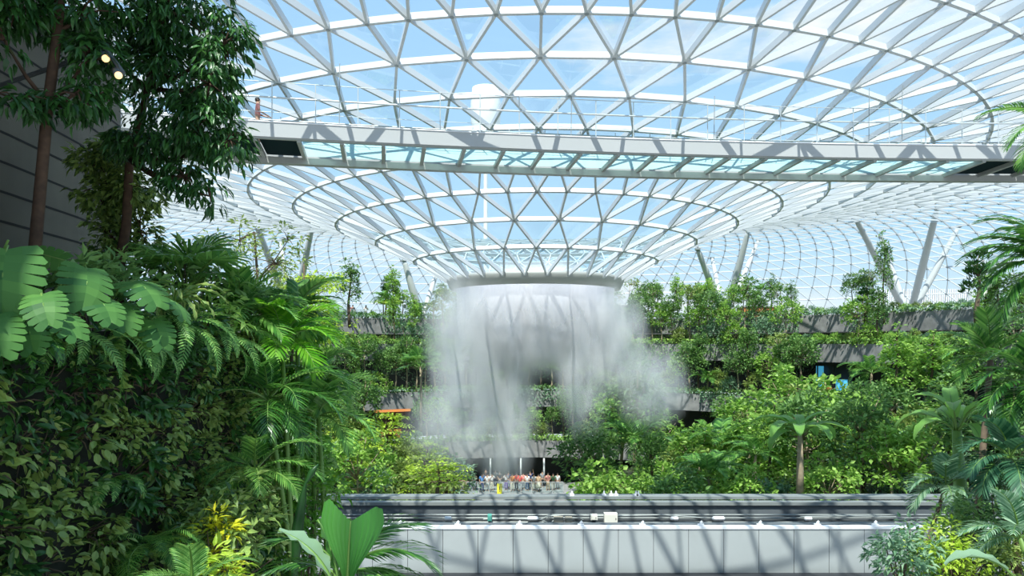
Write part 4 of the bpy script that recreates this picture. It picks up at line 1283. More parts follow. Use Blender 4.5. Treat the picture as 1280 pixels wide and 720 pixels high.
# raised planter carrying the planting wall, and the lower beds
mb = MB(); mb.box((-8.9, 3.0, -9), (-4.75, 13.6, 0.15)); tag(mb.build('wall_planter', mat('black_felt', (0.012, 0.016, 0.010), 0.95)), 'dark felt-covered planter wall', kind='structure')
mb = MB(); mb.box((-4.75, 3.0, -9), (-1.2, 9.0, -3.4)); tag(mb.build('floor_lower_bed', M_SOIL), kind='structure')
mb = MB(); mb.box((-9, 13.6, -9), (-5.6, 17.5, -1.2)); mb.box((-5.6, 13.6, -9), (-3.4, 16.5, -6.4)); tag(mb.build('floor_back_bed', M_SOIL), kind='structure')
mb = MB(); mb.box((6.6, 10.5, -9), (16, 14.4, -4.75)); mb.box((8.0, 14.4, -9), (22, 19.2, -6.9)); tag(mb.build('floor_east_bed', M_SOIL), kind='structure')

# small spotlights on a bracket on the wall
M_LAMP = mat('lamp_glow', (1, 0.8, 0.5), 0.5, emit=(1.0, 0.62, 0.26), estr=1.6)
rt = empty('spotlight_bracket', P(133, 62, 9.8)); tag(rt, 'grey arm carrying two glowing spotlights among the leaves', 'spotlight')
arm0 = Vector((wallx(11.5), 11.5, P(133, 62, 9.8).z)) - P(133, 62, 9.8)
mb = MB(); mb.tube([arm0, (0,0,0), (0.28,-0.1,-0.36)], 0.035, 8); mb.build('arm', M_GUIDE, rt)
for i, (px, py) in enumerate(((132, 73), (148, 94))):
    q = P(px, py, 9.6) - P(133, 62, 9.8)
    d = Vector((0.55, -0.62, -0.56)).normalized()
    mb = MB(); mb.tube([q - d*0.22, q], [0.045, 0.055], 14); hd = mb.build('lamp_head', M_GUIDE, rt, True)
    mb = MB(); mb.tube([q, q + d*0.012], [0.048, 0.048], 14); ln_ = mb.build('lens', M_LAMP, rt, True)

# -- near plant kinds
def near_tree(name, pts, r0, lobes, per, cl_r, L, W, lm, bm, tmpl, label, droop=0.6, seed=5, r1=0.03):
    rt = empty(name, pts[0]); b0 = Vector(pts[0]); tag(rt, label, 'tree')
    tp = [Vector(p)-b0 for p in pts]
    mb = MB(); mb.tube(tp, [r0 + (r1-r0)*i/(len(tp)-1) for i in range(len(tp))], 10)
    fb = MB()
    for j, (c, rad, ncl) in enumerate(lobes):
        cc = crown(fb, ncl, per, rad, cl_r, L, W, tmpl, tuple(Vector(c)-b0), droop, 0.9, 0.8, 0.35, seed+j*7, True)
        twigs(mb, tp[len(tp)//2:], [tuple(Vector(c)-b0)], r0*0.45)
        mid = Vector(c)-b0
        for e_ in cc[:12]: mb.tube([mid, (mid+Vector(e_))*0.5+Vector((0,0,0.05)), Vector(e_)], [0.018, 0.012, 0.006], 4)
    mb.build('trunk', bm, rt, True); fb.build('foliage', lm, rt)
    return rt
# great dark tree: several drooping lobes
Yt = 11.0
near_tree('weeping_tree', [P(152, 345, 12.6)+Vector((0,0,-1.6)), P(150, 330, 12.4), P(158, 280, 12.2), P(162, 200, 12), P(185, 110, 11.6), P(200, 20, 11.3), P(210, -80, 11.2)], 0.10,
    [(P(225, 20, 11.2), (0.85, 0.7, 0.75), 62), (P(170, 20, 11.2), (0.7, 0.7, 0.7), 34), (P(262, 105, 11.0), (0.42, 0.5, 0.6), 36), (P(205, 95, 11.3), (0.75, 0.6, 0.55), 44),
     (P(245, 165, 11.1), (0.62, 0.55, 0.42), 40), (P(180, 175, 11.4), (0.6, 0.5, 0.35), 30), (P(232, 222, 11.1), (0.34, 0.3, 0.28), 14), (P(262, 245, 11.0), (0.10, 0.15, 0.20), 4), (P(240, -60, 11.2), (1.0, 0.8, 0.7), 50), (P(280, 55, 11.1), (0.30, 0.4, 0.5), 20), (P(285, 175, 11.0), (0.25, 0.35, 0.35), 14), (P(130, 60, 11.8), (0.5, 0.5, 0.6), 24)],
    24, 0.24, 0.16, 0.048, L_NEAR, M_BARKD, T_LANCE, 'large dark drooping-leaved tree in front of the concrete wall', 0.9, 5)
near_tree('slim_tree', [P(42, 352, 9.6)+Vector((0,0,-0.6)), P(42, 330, 9.6), P(50, 240, 9.6), P(60, 130, 9.6), P(72, 40, 9.6), P(78, -60, 9.6), P(80, -130, 9.6)], 0.085,
    [(P(20, 15, 9.4), (0.5, 0.5, 0.3), 20), (P(22, 125, 9.2), (0.42, 0.4, 0.12), 10), (P(95, 118, 9.5), (0.35, 0.3, 0.14), 8), (P(100, 20, 9.7), (0.6, 0.5, 0.35), 24), (P(115, 130, 9.9), (0.3, 0.3, 0.3), 10), (P(8, -10, 9.2), (0.5, 0.4, 0.4), 20), (P(5, 50, 9.2), (0.25, 0.3, 0.2), 6), (P(110, 75, 9.8), (0.35, 0.3, 0.35), 14), (P(60, -60, 9.6), (0.9, 0.8, 0.5), 40)],
    15, 0.22, 0.18, 0.06, L_NEAR, M_BARKD, T_LANCE, 'slim straight-trunked tree at the left edge before the concrete wall', 0.7, 50, 0.05)
near_tree('leafy_climber', [P(160, 360, 12.9)+Vector((0,0,-0.9)), P(135, 330, 12.9), P(130, 260, 12.8), P(140, 190, 12.7)], 0.05,
    [(P(135, 235, 12.6), (0.5, 0.4, 0.5), 50), (P(168, 235, 12.5), (0.45, 0.4, 0.4), 40), (P(138, 300, 12.6), (0.32, 0.3, 0.5), 36), (P(175, 290, 12.8), (0.25, 0.3, 0.6), 24), (P(115, 205, 12.4), (0.3, 0.3, 0.2), 16), (P(150, 190, 12.4), (0.45, 0.3, 0.3), 24)],
    18, 0.2, 0.15, 0.075, L_WALL, M_BARKD, T_DIA, 'leafy climber against the far corner of the concrete wall', 0.5, 90)
near_tree('airy_tree', [Vector((P(330, 430, 22).x, 22, -8.3)), P(325, 400, 22), P(322, 350, 22), P(318, 290, 22)], 0.07,
    [(P(300, 300, 22), (1.1, 0.9, 0.5), 22), (P(345, 330, 22), (1.0, 0.9, 0.5), 20), (P(280, 345, 22), (0.9, 0.8, 0.5), 20), (P(330, 375, 22), (1.3, 0.9, 0.5), 30), (P(360, 300, 22), (0.6, 0.6, 0.3), 6)],
    14, 0.36, 0.16, 0.08, L_OLIVE, M_BARK, T_FAR, 'airy fine-leaved tree behind the near palm', 0.3, 120)
near_tree('airy_tree', [Vector((P(385, 430, 26).x, 26, -8.3)), P(385, 420, 26), P(380, 360, 26), P(380, 330, 26)], 0.07,
    [(P(395, 355, 26), (1.3, 0.9, 0.35), 22), (P(370, 385, 26), (1.3, 0.9, 0.5), 26), (P(400, 410, 26), (1.1, 0.9, 0.6), 26)],
    14, 0.36, 0.18, 0.1, L_LIME, M_BARK, T_FAR, 'airy yellow-green tree beyond the broad palm leaves', 0.3, 140)

# -- monstera
def monstera_leaf(S, seed=0):
    mb = MB(); up = 0.12
    N = 7
    def mid(t): return Vector((S*(t*0.95), 0, S*(0.10*math.sin(PI*t) - 0.22*t*t)))
    mb.tube([Vector((-S*0.12, 0, -S*0.06)), mid(0), mid(0.5), mid(1)], [0.010, 0.009, 0.006, 0.002], 5, 1)
    for sd in (1, -1):
        for i in range(N):
            t0 = i/N; t1 = (i+1)/N
            a, b = mid(t0), mid(t1); c = b - a
            def off(f, t, base):
                w = S*0.52*math.sin(PI*(0.20+0.76*t))**0.6
                return base + Vector(((0.16*t - 0.20*(1-t)**3)*S*f, sd*w*f, -S*0.10*f*f))
            i0, i1 = off(0.45, t0, a), off(0.45, t1, b)
            o0, o1 = off(0.93, t0, a + c*0.12), off(0.93, t1, b - c*0.22); tp = off(1.02, (t0+t1)/2, a + c*0.58)
            fc = [(0,1,2,3), (3,2,4,5), (5,4,6)]
            mb.add([a, b, i1, i0, o1, o0, tp], fc if sd > 0 else [f[::-1] for f in fc], 0)
    return mb.build('leaf', [L_MON, M_STALK])
def orient_to(o, target_dir, roll=0.0):
    q = Vector(target_dir).to_track_quat('X', 'Z'); o.rotation_mode = 'QUATERNION'; o.rotation_quaternion = q @ __import__('mathutils').Quaternion((1,0,0), roll)
def monstera(base, leaves_, label):
    rt = empty('monstera', base); tag(rt, label, 'plant')
    for (px, py, Y, S, dr, roll) in leaves_:
        o = monstera_leaf(S); o.parent = rt; c = P(px, py, Y); o.location = c - Vector(base)
        orient_to(o, dr, roll)
    mb = MB()
    for (px, py, Y, S, dr, roll) in leaves_:
        e_ = P(px, py, Y) - Vector(base) - Vector(dr).normalized()*S*0.3 + Vector((0, 0, -S*0.1)); mb.tube([(0,0,-0.2), e_*0.5 + Vector((0,0,-0.05)), e_], [0.02, 0.014, 0.010], 5)
    mb.build('stalks', M_STALK, rt)
    return rt
monstera((-5.05, 6.6, 0.15), [(8, 312, 6.3, 0.62, (0.25, -0.5, -0.9), 0.0), (52, 368, 6.2, 0.36, (0.5, -0.6, -0.6), 0.3), (-8, 395, 6.0, 0.4, (0.5, -0.5, -0.7), 0.2)],
         'monstera with one big bright split leaf at the left edge')
monstera((-5.3, 7.6, 0.15), [(108, 335, 7.2, 0.50, (0.35, -0.6, -0.75), -0.3), (80, 325, 7.6, 0.42, (-0.5, -0.4, 0.1), 0.5), (118, 372, 7.2, 0.40, (0.8, -0.5, -0.5), 0.1), (62, 392, 6.7, 0.4, (0.9, -0.3, -0.4), 0.2), (35, 404, 6.5, 0.34, (0.5, -0.6, -0.6), 0.2)],
         'monstera with pale split leaves beside the slim trunk')
monstera((-5.2, 8.8, 0.15), [(165, 352, 8.2, 0.5, (0.8, -0.4, -0.4), 0.2), (150, 380, 8.0, 0.42, (0.5, -0.6, -0.6), 0.0), (205, 372, 8.6, 0.42, (0.9, -0.3, -0.5), -0.2), (190, 400, 8.3, 0.40, (0.6, -0.5, -0.7), 0.2)],
         'monstera with drooping blue-green leaves on the planter top')

# -- ferns, hanging or arching, each frond a part
def fern(name, base, n, L, nl, ll, lw, tilt, droop, seed, label, az=None, lm=L_FERN, elev=0.4, cat='fern'):
    rt = empty(name, base); tag(rt, label, cat)
    ps = [frond_mesh(L, nl, ll, lw, elev, droop, lm, 0.25, 1.35, 0.006, vshape=0.05, start=0.06), frond_mesh(L*0.85, nl, ll, lw, elev, droop*1.15, lm, 0.25, 1.35, 0.006, vshape=0.05, start=0.06)]
    r = random.Random(seed)
    for i in range(n):
        o = ps[i % 2].copy(); COL.objects.link(o); o.parent = rt
        a = (az[0] + (az[1]-az[0])*((i*0.618) % 1)) if az else i*2.4
        o.rotation_euler = (r.uniform(-0.3, 0.3), -(tilt[0]+(tilt[1]-tilt[0])*r.random()), a); s = r.uniform(0.75, 1.15); o.scale = (s, s, s)
    drop(ps)
    mb = MB(); mb.lathe([(0.001,-0.06),(0.05,-0.05),(0.05,0.02),(0.001,0.04)], 8); mb.build('crown_base', M_SOIL, rt)
    return rt
fern('sword_fern', (-4.7, 7.55, 0.12), 9, 0.95, 26, 0.10, 0.028, (-0.5, 0.2), 2.0, 3, 'sword fern hanging down the planting wall below the monsteras', (-1.4, 1.0))
fern('sword_fern', (-4.65, 8.7, 0.10), 10, 1.05, 28, 0.11, 0.03, (-0.5, 0.2), 2.0, 4, 'sword fern with long pale fronds hanging in the middle of the wall', (-1.5, 0.9))
fern('sword_fern', (-4.6, 9.8, 0.25), 11, 1.25, 30, 0.12, 0.032, (-0.4, 0.3), 2.1, 5, 'largest sword fern, hanging from the planter corner', (-1.5, 0.9))
fern('sword_fern', (-4.6, 11.2, 0.1), 9, 1.2, 28, 0.12, 0.032, (-0.4, 0.3), 2.1, 6, 'sword fern at the far end of the planting wall', (-1.5, 0.7))
fern('sword_fern', (-4.55, 8.2, -1.55), 6, 0.7, 22, 0.10, 0.028, (-0.2, 0.3), 1.9, 7, 'small sword fern low on the planting wall', (-1.5, 0.9))
fern('sword_fern', (-4.5, 6.7, 0.05), 6, 0.6, 22, 0.09, 0.028, (-0.2, 0.4), 1.9, 9, 'dark sword fern on the wall near the left edge', (-1.5, 0.6), L_PALMN)
fern('fern_palm', (-4.3, 8.6, -2.4), 7, 0.8, 26, 0.24, 0.02, (-0.2, 0.5), 1.8, 8, 'grey-green comb-leaved palm below the yellow croton', (-2.2, 0.6), L_PALM, 0.5, 'palm')
def strap_plant(base, n, L, label, lm, seed, W=0.07, az=None):
    rt = empty('nest_fern', base); tag(rt, label, 'fern')
    ps = [blade_leaf(L, W, 0.75, 1.6, lm, 'leaf', 0.05), blade_leaf(L*0.8, W, 0.5, 1.8, lm, 'leaf', 0.05)]
    ring_of(rt, ps, n, 0.0, (0.8, 1.15), (-0.2, 0.6), seed, 0.03); drop(ps)
    return rt
strap_plant((-4.5, 9.6, 0.55), 18, 0.62, 'strap-leaved nest fern perched above the hanging ferns', L_OLIVE, 3)
strap_plant((-4.8, 7.1, 0.2), 12, 0.5, 'narrow-leaved nest fern by the slim trunk', L_BLUE, 4, 0.05)
strap_plant((-4.6, 7.9, -0.1), 12, 0.5, 'narrow-leaved nest fern on top of the dark wall', L_FERN, 5, 0.045)

# -- leafy shrubs of the planting wall
def wall_clump(sd, L, W, lm, n=13, per=9, tm=T_OVAL):
    rt = empty('wall_shrub'); fb = MB()
    cc = crown(fb, n, per, (0.12, 0.34, 0.34), 0.15, L, W, tm, (0.12, 0, 0), 0.55, 0.5, 1.0, 0.3, sd, True)
    mb = MB()
    for e_ in cc[:8]: mb.tube([(-0.05, 0, 0), Vector(e_)*0.6 + Vector((0,0,0.03)), e_], [0.010, 0.007, 0.003], 4)
    mb.build('stem', M_BARK, rt); fb.build('foliage', lm, rt)
    return remember(rt)
WC = [wall_clump(201, 0.125, 0.058, L_WALL), wall_clump(202, 0.105, 0.052, L_WALL), wall_clump(203, 0.14, 0.05, L_NEAR), wall_clump(204, 0.10, 0.055, L_OLIVE, 12, 8)]
wr = random.Random(8)
WG = ['trailing shrub with small oval leaves low on the planting wall', 'trailing shrub with small oval leaves high on the planting wall']
for Yw in np.arange(5.2, 13.6, 0.52):
    z = 0.05
    while z > -HOR*0 - 0.34*Yw - 0.5:
        j = wr.choice([0, 0, 1, 1, 2, 2, 3]) if z < -1 else wr.choice([0, 1, 2, 2, 2])
        hi = z > -1.2
        o = put(WC[j], (-4.68, Yw + wr.uniform(-0.2, 0.2), z + wr.uniform(-0.12, 0.12)), 0, wr.uniform(0.85, 1.2), WG[1 if hi else 0], 'shrubs high on the planting wall' if hi else 'shrubs low on the planting wall', 'shrub')
        o.rotation_euler = (wr.uniform(-0.6, 0.6), wr.uniform(-0.2, 0.2), wr.uniform(-0.5, 0.1))
        z -= 0.56
# bushes filling the top of the planter behind the ferns
def bush(base, rad, n, per, cl, L, W, lm, label, sd, tm=T_DIA, name='leafy_bush', droop=0.4, cat='bush'):
    rt = empty(name, base); tag(rt, label, cat); fb = MB()
    cc = crown(fb, n, per, rad, cl, L, W, tm, (0, 0, rad[2]*0.7), droop, 0.9, 0.9, 0.35, sd)
    mb = MB()
    for e_ in cc[:14]: mb.tube([(0, 0, -0.3), Vector(e_)*0.5, e_], [0.022, 0.015, 0.006], 5)
    mb.build('stem', M_BARK, rt); fb.build('foliage', lm, rt); return rt
bush((-5.6, 9.6, 0.1), (1.0, 1.1, 0.6), 46, 16, 0.26, 0.2, 0.085, L_MID, 'green bush on the planter top behind the nest fern', 301)
bush((-6.6, 8.0, 0.1), (1.0, 1.1, 0.45), 40, 16, 0.24, 0.2, 0.08, L_NEAR, 'dark bush at the foot of the concrete wall', 302)
bush((-5.6, 12.4, 0.1), (1.1, 1.1, 0.9), 56, 16, 0.28, 0.2, 0.09, L_MID, 'tall green bush at the far end of the planter', 303)
bush((-5.0, 11.2, 0.0), (0.7, 0.8, 0.5), 40, 15, 0.24, 0.15, 0.07, L_BRIGHT, 'bright small-leaved bush below the fan palm', 304)
bush((-4.85, 13.0, -0.6), (0.9, 1.0, 1.0), 60, 15, 0.28, 0.16, 0.07, L_MID, 'bush hanging over the planter end', 305)
bush((-4.6, 14.9, -6.4), (1.1, 1.0, 3.2), 150, 15, 0.28, 0.17, 0.08, L_MID, 'tall loose bush below the planter end', 306)
bush((-3.95, 10.0, -3.4), (0.7, 1.0, 0.9), 60, 15, 0.24, 0.15, 0.07, L_WALL, 'dark bush at the foot of the planting wall', 307)
bush((-3.8, 9.2, -3.4), (0.32, 0.45, 0.72), 26, 13, 0.15, 0.14, 0.045, L_YEL, 'yellow croton glowing beside the planting wall', 308, T_LANCE, 'croton', 0.2, 'shrub')
bush((-3.55, 8.5, -3.5), (0.40, 0.5, 0.60), 26, 15, 0.17, 0.17, 0.05, L_LIME, 'yellow-green croton in front of the yellow one', 309, T_LANCE, 'croton', 0.2, 'shrub')

# -- near palms: every frond its own part, aimed at what the photograph shows
def near_palm(name, base, crown_pt, fronds, label, L, nl, ll, lw, lm, tr=0.06, bark=M_BARK, droop=1.3, elev=0.2, extra=0, vs_=0.3, ld=0.5, ang=0.95, start=0.18):
    b = Vector(base); c = Vector(crown_pt); rt = empty(name, b); tag(rt, label, 'palm')
    mb = MB(); mb.tube([Vector((0,0,-0.2)), (c-b)*0.5 + Vector((0.04,0,0)), c-b], [tr*1.2, tr, tr*0.8], 9); mb.build('trunk', bark, rt, True)
    ps = [frond_mesh(L, nl, ll, lw, elev, droop, lm, ld, ang, 0.014, vshape=vs_, start=start)]
    r = random.Random(int(abs(c.x*100)))
    for (ax, ay, az_, s, roll) in fronds + [(r.uniform(-1, 1), r.uniform(-0.7, 1), r.uniform(-0.2, 1), r.uniform(0.8, 1), 0) for _ in range(extra)]:
        o = ps[0].copy(); COL.objects.link(o); o.parent = rt; o.location = c - b; o.scale = (s, s, s)
        orient_to(o, (ax, ay, az_), roll)
    drop(ps)
    return rt
# fan palm before the glass (left), and the broad drooping palms around it
c = P(232, 362, 12.0)
rt = empty('fan_palm', (c.x, c.y, 0.1)); tag(rt, 'fan-leaved palm standing against the glass behind the planter', 'palm')
mb = MB(); mb.tube([(0,0,-0.2),(0.02,0,0.4),(0,0,c.z-0.1)], [0.08,0.07,0.06], 8); mb.build('trunk', M_BARK, rt, True)
ps = [fan_leaf(0.62, 19, 0.55, 0.9, L_PALM), fan_leaf(0.66, 17, 0.7, 0.5, L_PALM, droop=0.6)]
ring_of(rt, ps, 12, c.z-0.1, (0.85, 1.15), (-0.4, 0.7), 33, 0.04); drop(ps)
near_palm('broad_palm', (-4.7, 12.6, 0.1), P(300, 400, 12.4), [(0.9,-0.3,0.35,1,0),(0.8,-0.5,0.0,1,0.2),(0.3,-0.8,0.3,1,0),(-0.6,-0.5,0.5,0.9,0),(0.1,-0.3,0.9,0.9,0),(0.95,0.1,0.6,1,0),(-0.8,-0.4,0.1,0.9,0)],
          'palm with broad glossy leaflets above the ferns', 1.25, 15, 0.42, 0.085, L_PALM, 0.05, M_STALK, 1.5, 0.3, 4)
near_palm('broad_palm', (-4.2, 13.9, -6.4), P(352, 425, 12.6), [(0.9,-0.3,0.3,1,0),(0.8,-0.6,-0.2,1,0.1),(0.2,-0.9,0.1,1,0),(-0.6,-0.6,0.3,1,0),(0.7,0.0,0.8,1,0),(0.0,-0.5,0.8,0.9,0)],
          'vivid palm with overlapping broad leaves, right of the glossy one', 1.2, 15, 0.44, 0.09, leafmat('palm_vivid', (0.06, 0.26, 0.01), (0.22, 0.50, 0.04), 0.45), 0.05, M_STALK, 1.6, 0.3, 4)
near_palm('broad_palm', (-4.0, 13.9, -6.4), P(335, 500, 11.8), [(0.95,-0.2,0.2,1.1,0),(0.8,-0.6,-0.3,1,0.1),(0.3,-0.9,0.0,1,0),(-0.5,-0.7,0.3,1,0),(0.8,0.0,0.6,1.1,0),(0.1,-0.5,0.8,0.9,0),(0.6,-0.7,0.4,1,0)],
          'deep green palm with long drooping leaflets beside the planting wall', 1.35, 22, 0.42, 0.05, L_PALMN, 0.05, M_STALK, 1.7, 0.3, 5)
near_palm('feather_palm', (-3.9, 8.9, -3.4), P(318, 590, 11.0), [(0.95,-0.2,0.3,1.1,0),(0.9,-0.5,0.0,1,0.1),(0.4,-0.9,0.2,1,0),(-0.4,-0.8,0.3,0.9,0),(0.8,0.0,0.7,1.1,0),(0.2,-0.5,0.9,0.9,0)],
          'feather palm low beside the guideway parapet', 1.1, 26, 0.34, 0.03, L_PALM, 0.04, M_STALK, 1.5, 0.3, 4)
near_palm('feather_palm', (-3.7, 14.6, -6.4), P(398, 520, 13.6), [(0.9,-0.3,0.1,1.1,0),(0.7,-0.7,-0.1,1,0.1),(-0.2,-0.9,0.3,1,0),(-0.8,-0.4,0.3,1,0),(0.5,0.0,0.9,1,0)],
          'feather palm whose fronds reach over the valley from the planter', 1.3, 24, 0.40, 0.05, L_PALM, 0.05, M_STALK, 1.7, 0.3, 5)
near_palm('feather_palm', (-3.3, 7.4, -3.3), P(240, 738, 7.2), [(0.9,-0.2,0.3,1,0),(0.6,-0.6,0.2,1,0),(-0.5,-0.5,0.4,1,0),(0.1,-0.3,0.9,1,0),(-0.9,0,0.3,1,0),(0.8,0.3,0.6,1,0)],
          'fine-leaved palm at the bottom edge below the croton', 0.7, 26, 0.22, 0.02, L_FERN, 0.03, M_STALK, 1.5, 0.4, 3)
L_VIV = leafmat('leaf_vivid', (0.05, 0.20, 0.02), (0.20, 0.46, 0.06), 0.4)
near_tree('spreading_shrub', [Vector((-4.5, 14.9, -6.4)), P(368, 600, 15), P(362, 520, 15), P(365, 430, 15), P(360, 390, 15)], 0.06,
    [(P(372, 415, 15.2), (0.75, 0.6, 0.45), 34), (P(345, 470, 15.0), (0.8, 0.6, 0.5), 38), (P(388, 490, 15.1), (0.6, 0.6, 0.5), 34), (P(350, 545, 15.0), (0.8, 0.6, 0.5), 38), (P(385, 575, 15.2), (0.45, 0.5, 0.4), 22), (P(330, 395, 15.4), (0.8, 0.6, 0.5), 30), (P(330, 610, 15), (0.6, 0.5, 0.4), 24)],
    17, 0.22, 0.20, 0.085, L_VIV, M_BARK, T_DIA, 'vivid green spreading shrub filling the gap between the palms and the valley', 0.5, 160)
near_palm('broad_palm', (-4.3, 14.2, -6.4), P(372, 385, 14.0), [(0.8,-0.4,0.1,1,0),(0.2,-0.9,0.2,1,0),(-0.6,-0.5,0.3,1,0),(0.6,-0.2,0.7,1,0),(0.9,-0.2,-0.3,1,0),(0.4,-0.8,-0.3,1,0)],
          'bright broad-leaved palm at the corner overlooking the left deck', 1.1, 16, 0.44, 0.095, L_PALM, 0.05, M_STALK, 1.5, 0.3, 3)
near_palm('broad_palm', (-4.0, 14.3, -6.4), P(392, 470, 14.2), [(0.8,-0.4,0.1,1,0),(0.2,-0.9,0.2,1,0),(-0.6,-0.5,0.3,1,0),(0.6,-0.2,0.7,1,0),(0.9,-0.2,-0.3,1,0),(0.4,-0.8,-0.3,1,0)],
          'broad-leaved palm beside the tall left terraces, mid-height', 1.1, 18, 0.44, 0.085, L_PALM, 0.05, M_STALK, 1.7, 0.3, 3)
bush((-4.15, 14.0, -6.4), (0.9, 0.6, 3.0), 110, 16, 0.28, 0.19, 0.075, L_VIV, 'tall vivid bush hiding the palm stems beside the parapet', 309)
# seedling palm with a broad forked blade
def forked_blade(L, W, lm):
    mb = MB(); N = 12; R_ = [Vector((0, 0, -0.5))]
    def c(t): return Vector((0.03*t, -0.10*math.sin(t*1.4), L*t))
    mb.tube([(0,0,-0.45)] + [c(i/8*0.93) for i in range(9)], [0.016] + [0.014 - 0.0012*i for i in range(9)], 6, 1)
    for sd in (-1, 1):
        V = []; M_ = 16; Q = 18
        tipx = sd*W*(0.52 if sd < 0 else 0.60)
        for i in range(M_+1):
            t = i/M_
            tb = min(t, 0.93)
            base = c(tb)
            wv = W*0.46*(0.10 + 0.90*smooth(t*1.1))*(1 - 0.10*max(0, t-0.8)/0.2)
            for q in range(Q+1):
                u = q/Q
                rise = max(0, t-0.93)/0.07
                x = base.x + sd*wv*u*(1.0); z = c(tb).z + (L*(0.10+0.05*(sd < 0)))*rise*(u/0.78 if u < 0.78 else 1 - (u-0.78)*2.2)*1.15 + 0.10*L*u*t
                y = base.y + 0.20*wv*u*u + 0.010*math.sin(u*40)
                V.append((x, y, z))
        Fc = [(i*(Q+1)+q, i*(Q+1)+q+1, (i+1)*(Q+1)+q+1, (i+1)*(Q+1)+q) for i in range(M_) for q in range(Q)]
        mb.add(V, Fc, 0)
    return mb.build('leaf', [lm, M_STALK], None, True)
b = P(434, 738, 5.6)
rt = empty('seedling_palm', (b.x, b.y, -3.4)); tag(rt, 'young palm with one broad forked upright leaf at the bottom edge', 'palm')
o = forked_blade(0.62, 0.55, L_BLADE); o.parent = rt; o.location = (0, 0, b.z+3.4); o.rotation_euler = (0.05, 0.06, -0.05)
o2 = blade_leaf(0.45, 0.16, 1.35, 0.4, L_PALMN, 'leaf', 0.3); o2.parent = rt; o2.location = (-0.08, 0.1, b.z+3.2); o2.rotation_euler = (0, -0.1, 2.8)
o3 = blade_leaf(0.55, 0.2, 1.1, 0.7, L_BLUE, 'leaf', 0.2); o3.parent = rt; o3.location = (-0.05, -0.05, b.z+3.35); o3.rotation_euler = (0, 0, 2.9)
mb = MB(); mb.tube([(0,0,-0.1),(0,0,(b.z+3.4)*0.6),(0,0,b.z+3.4)], [0.05,0.04,0.02], 8); mb.build('stem', M_STALK, rt, True)
near_palm('feather_palm', (-1.75, 6.2, -3.4), P(425, 722, 5.9), [(0.75,-0.1,0.62,1,0.1),(0.9,-0.1,0.25,1,0),(0.55,0.3,0.85,1.0,0.2),(-0.5,-0.1,0.9,0.8,0),(-0.8,-0.2,0.5,0.8,0),(0.8,-0.5,0.35,0.9,0),(0.25,0.2,1,0.7,0)],
          'arching feather palm at the bottom edge beside the forked leaf', 0.88, 30, 0.30, 0.022, L_PALMN, 0.04, M_STALK, 1.9, 0.25, 1, 0.2, 0.8, 0.8, 0.25)
# curled dark new shoot above the forked leaf
b = P(372, 640, 6.1)
rt = empty('palm_shoot', (b.x, b.y, -3.4)); tag(rt, 'dark curled palm shoot rising above the forked leaf', 'palm')
q = [P(368, 720, 6.1), P(372, 660, 6.1), P(378, 625, 6.1), P(382, 604, 6.1), P(390, 590, 6.1), P(398, 580, 6.1)]
mb = MB(); mb.tube([(0, 0, -0.1)] + [Vector(v)-Vector((b.x, b.y, -3.4)) for v in q], [0.02, 0.03, 0.05, 0.035, 0.012, 0.03, 0.004], 8); mb.build('shoot', leafmat('shoot_dark', (0.01, 0.05, 0.01), (0.02, 0.08, 0.015), 0.1), rt, True)

# ================================================================== RIGHT FOREGROUND
near_palm('feather_palm', (11.2, 14.2, -4.75), P(1325, 335, 14.5), [(-0.9,-0.2,0.35,1,0),(-0.95,-0.1,0.05,1.05,0),(-0.8,-0.3,0.75,1,0),(-0.9,-0.2,-0.25,1,0),(-0.4,-0.4,0.9,1,0),(-0.7,0.3,0.4,1,0),(-0.6,-0.5,-0.4,1,0)],
          'tall dark feather palm arching in from the right edge', 1.95, 34, 0.50, 0.06, L_PALMN, 0.09, M_BARK, 1.7, 0.35, 4, 0.2, 0.7)
near_palm('feather_palm', (12.0, 15.2, -6.9), P(1325, 150, 15.0), [(-0.8,-0.2,-0.45,0.9,0),(-0.9,-0.2,-0.15,0.9,0),(-0.6,-0.3,-0.7,0.9,0),(-0.9,0,0.3,1,0)],
          'tallest palm, only its pale frond tips in view by the bridge end', 1.8, 26, 0.42, 0.07, L_PALM, 0.09, M_BARK, 1.2, 0.2, 0)
near_palm('broad_palm', (10.6, 14.0, -4.75), P(1290, 478, 14.0), [(-0.9,-0.2,0.25,1,0),(-0.9,-0.3,-0.1,1,0),(-0.8,-0.3,0.7,1,0),(-0.3,-0.5,0.9,1,0),(-0.7,-0.4,-0.5,1,0),(-0.4,-0.7,-0.2,1,0)],
          'palm with broad dark fronds at the right edge, mid-height', 1.5, 18, 0.45, 0.085, L_PALMN, 0.08, M_BARK, 1.7, 0.4, 4)
near_palm('broad_palm', (9.6, 15.4, -6.9), P(1238, 450, 15.6), [(-0.7,-0.2,0.8,1,0),(-0.2,-0.2,1,1,0),(0.4,-0.2,0.9,1,0),(-0.9,-0.2,0.2,1,0),(-0.8,-0.4,-0.2,1,0),(0.7,-0.4,0.2,1,0)],
          'sunlit upright palm behind the dark broad fronds', 1.3, 20, 0.40, 0.06, L_PALM, 0.07, M_BARK, 1.3, 0.4, 4)
near_palm('feather_palm', (9.3, 13.2, -4.75), P(1262, 572, 13.4), [(-0.9,-0.2,0.45,1,0),(-0.9,-0.3,0.0,1,0),(-0.8,-0.4,-0.3,1,0),(-0.3,-0.7,-0.2,1,0),(-0.5,-0.2,0.9,1,0),(0.5,-0.4,0.6,1,0),(-0.1,-0.8,0.5,1,0)],
          'blue-green palm with drooping fronds above the parapet end', 1.15, 22, 0.42, 0.07, leafmat('palm_blue', (0.02, 0.09, 0.045), (0.09, 0.22, 0.11), 0.2), 0.06, M_BARK, 1.6, 0.4, 3)
c = P(1196, 538, 17.0)
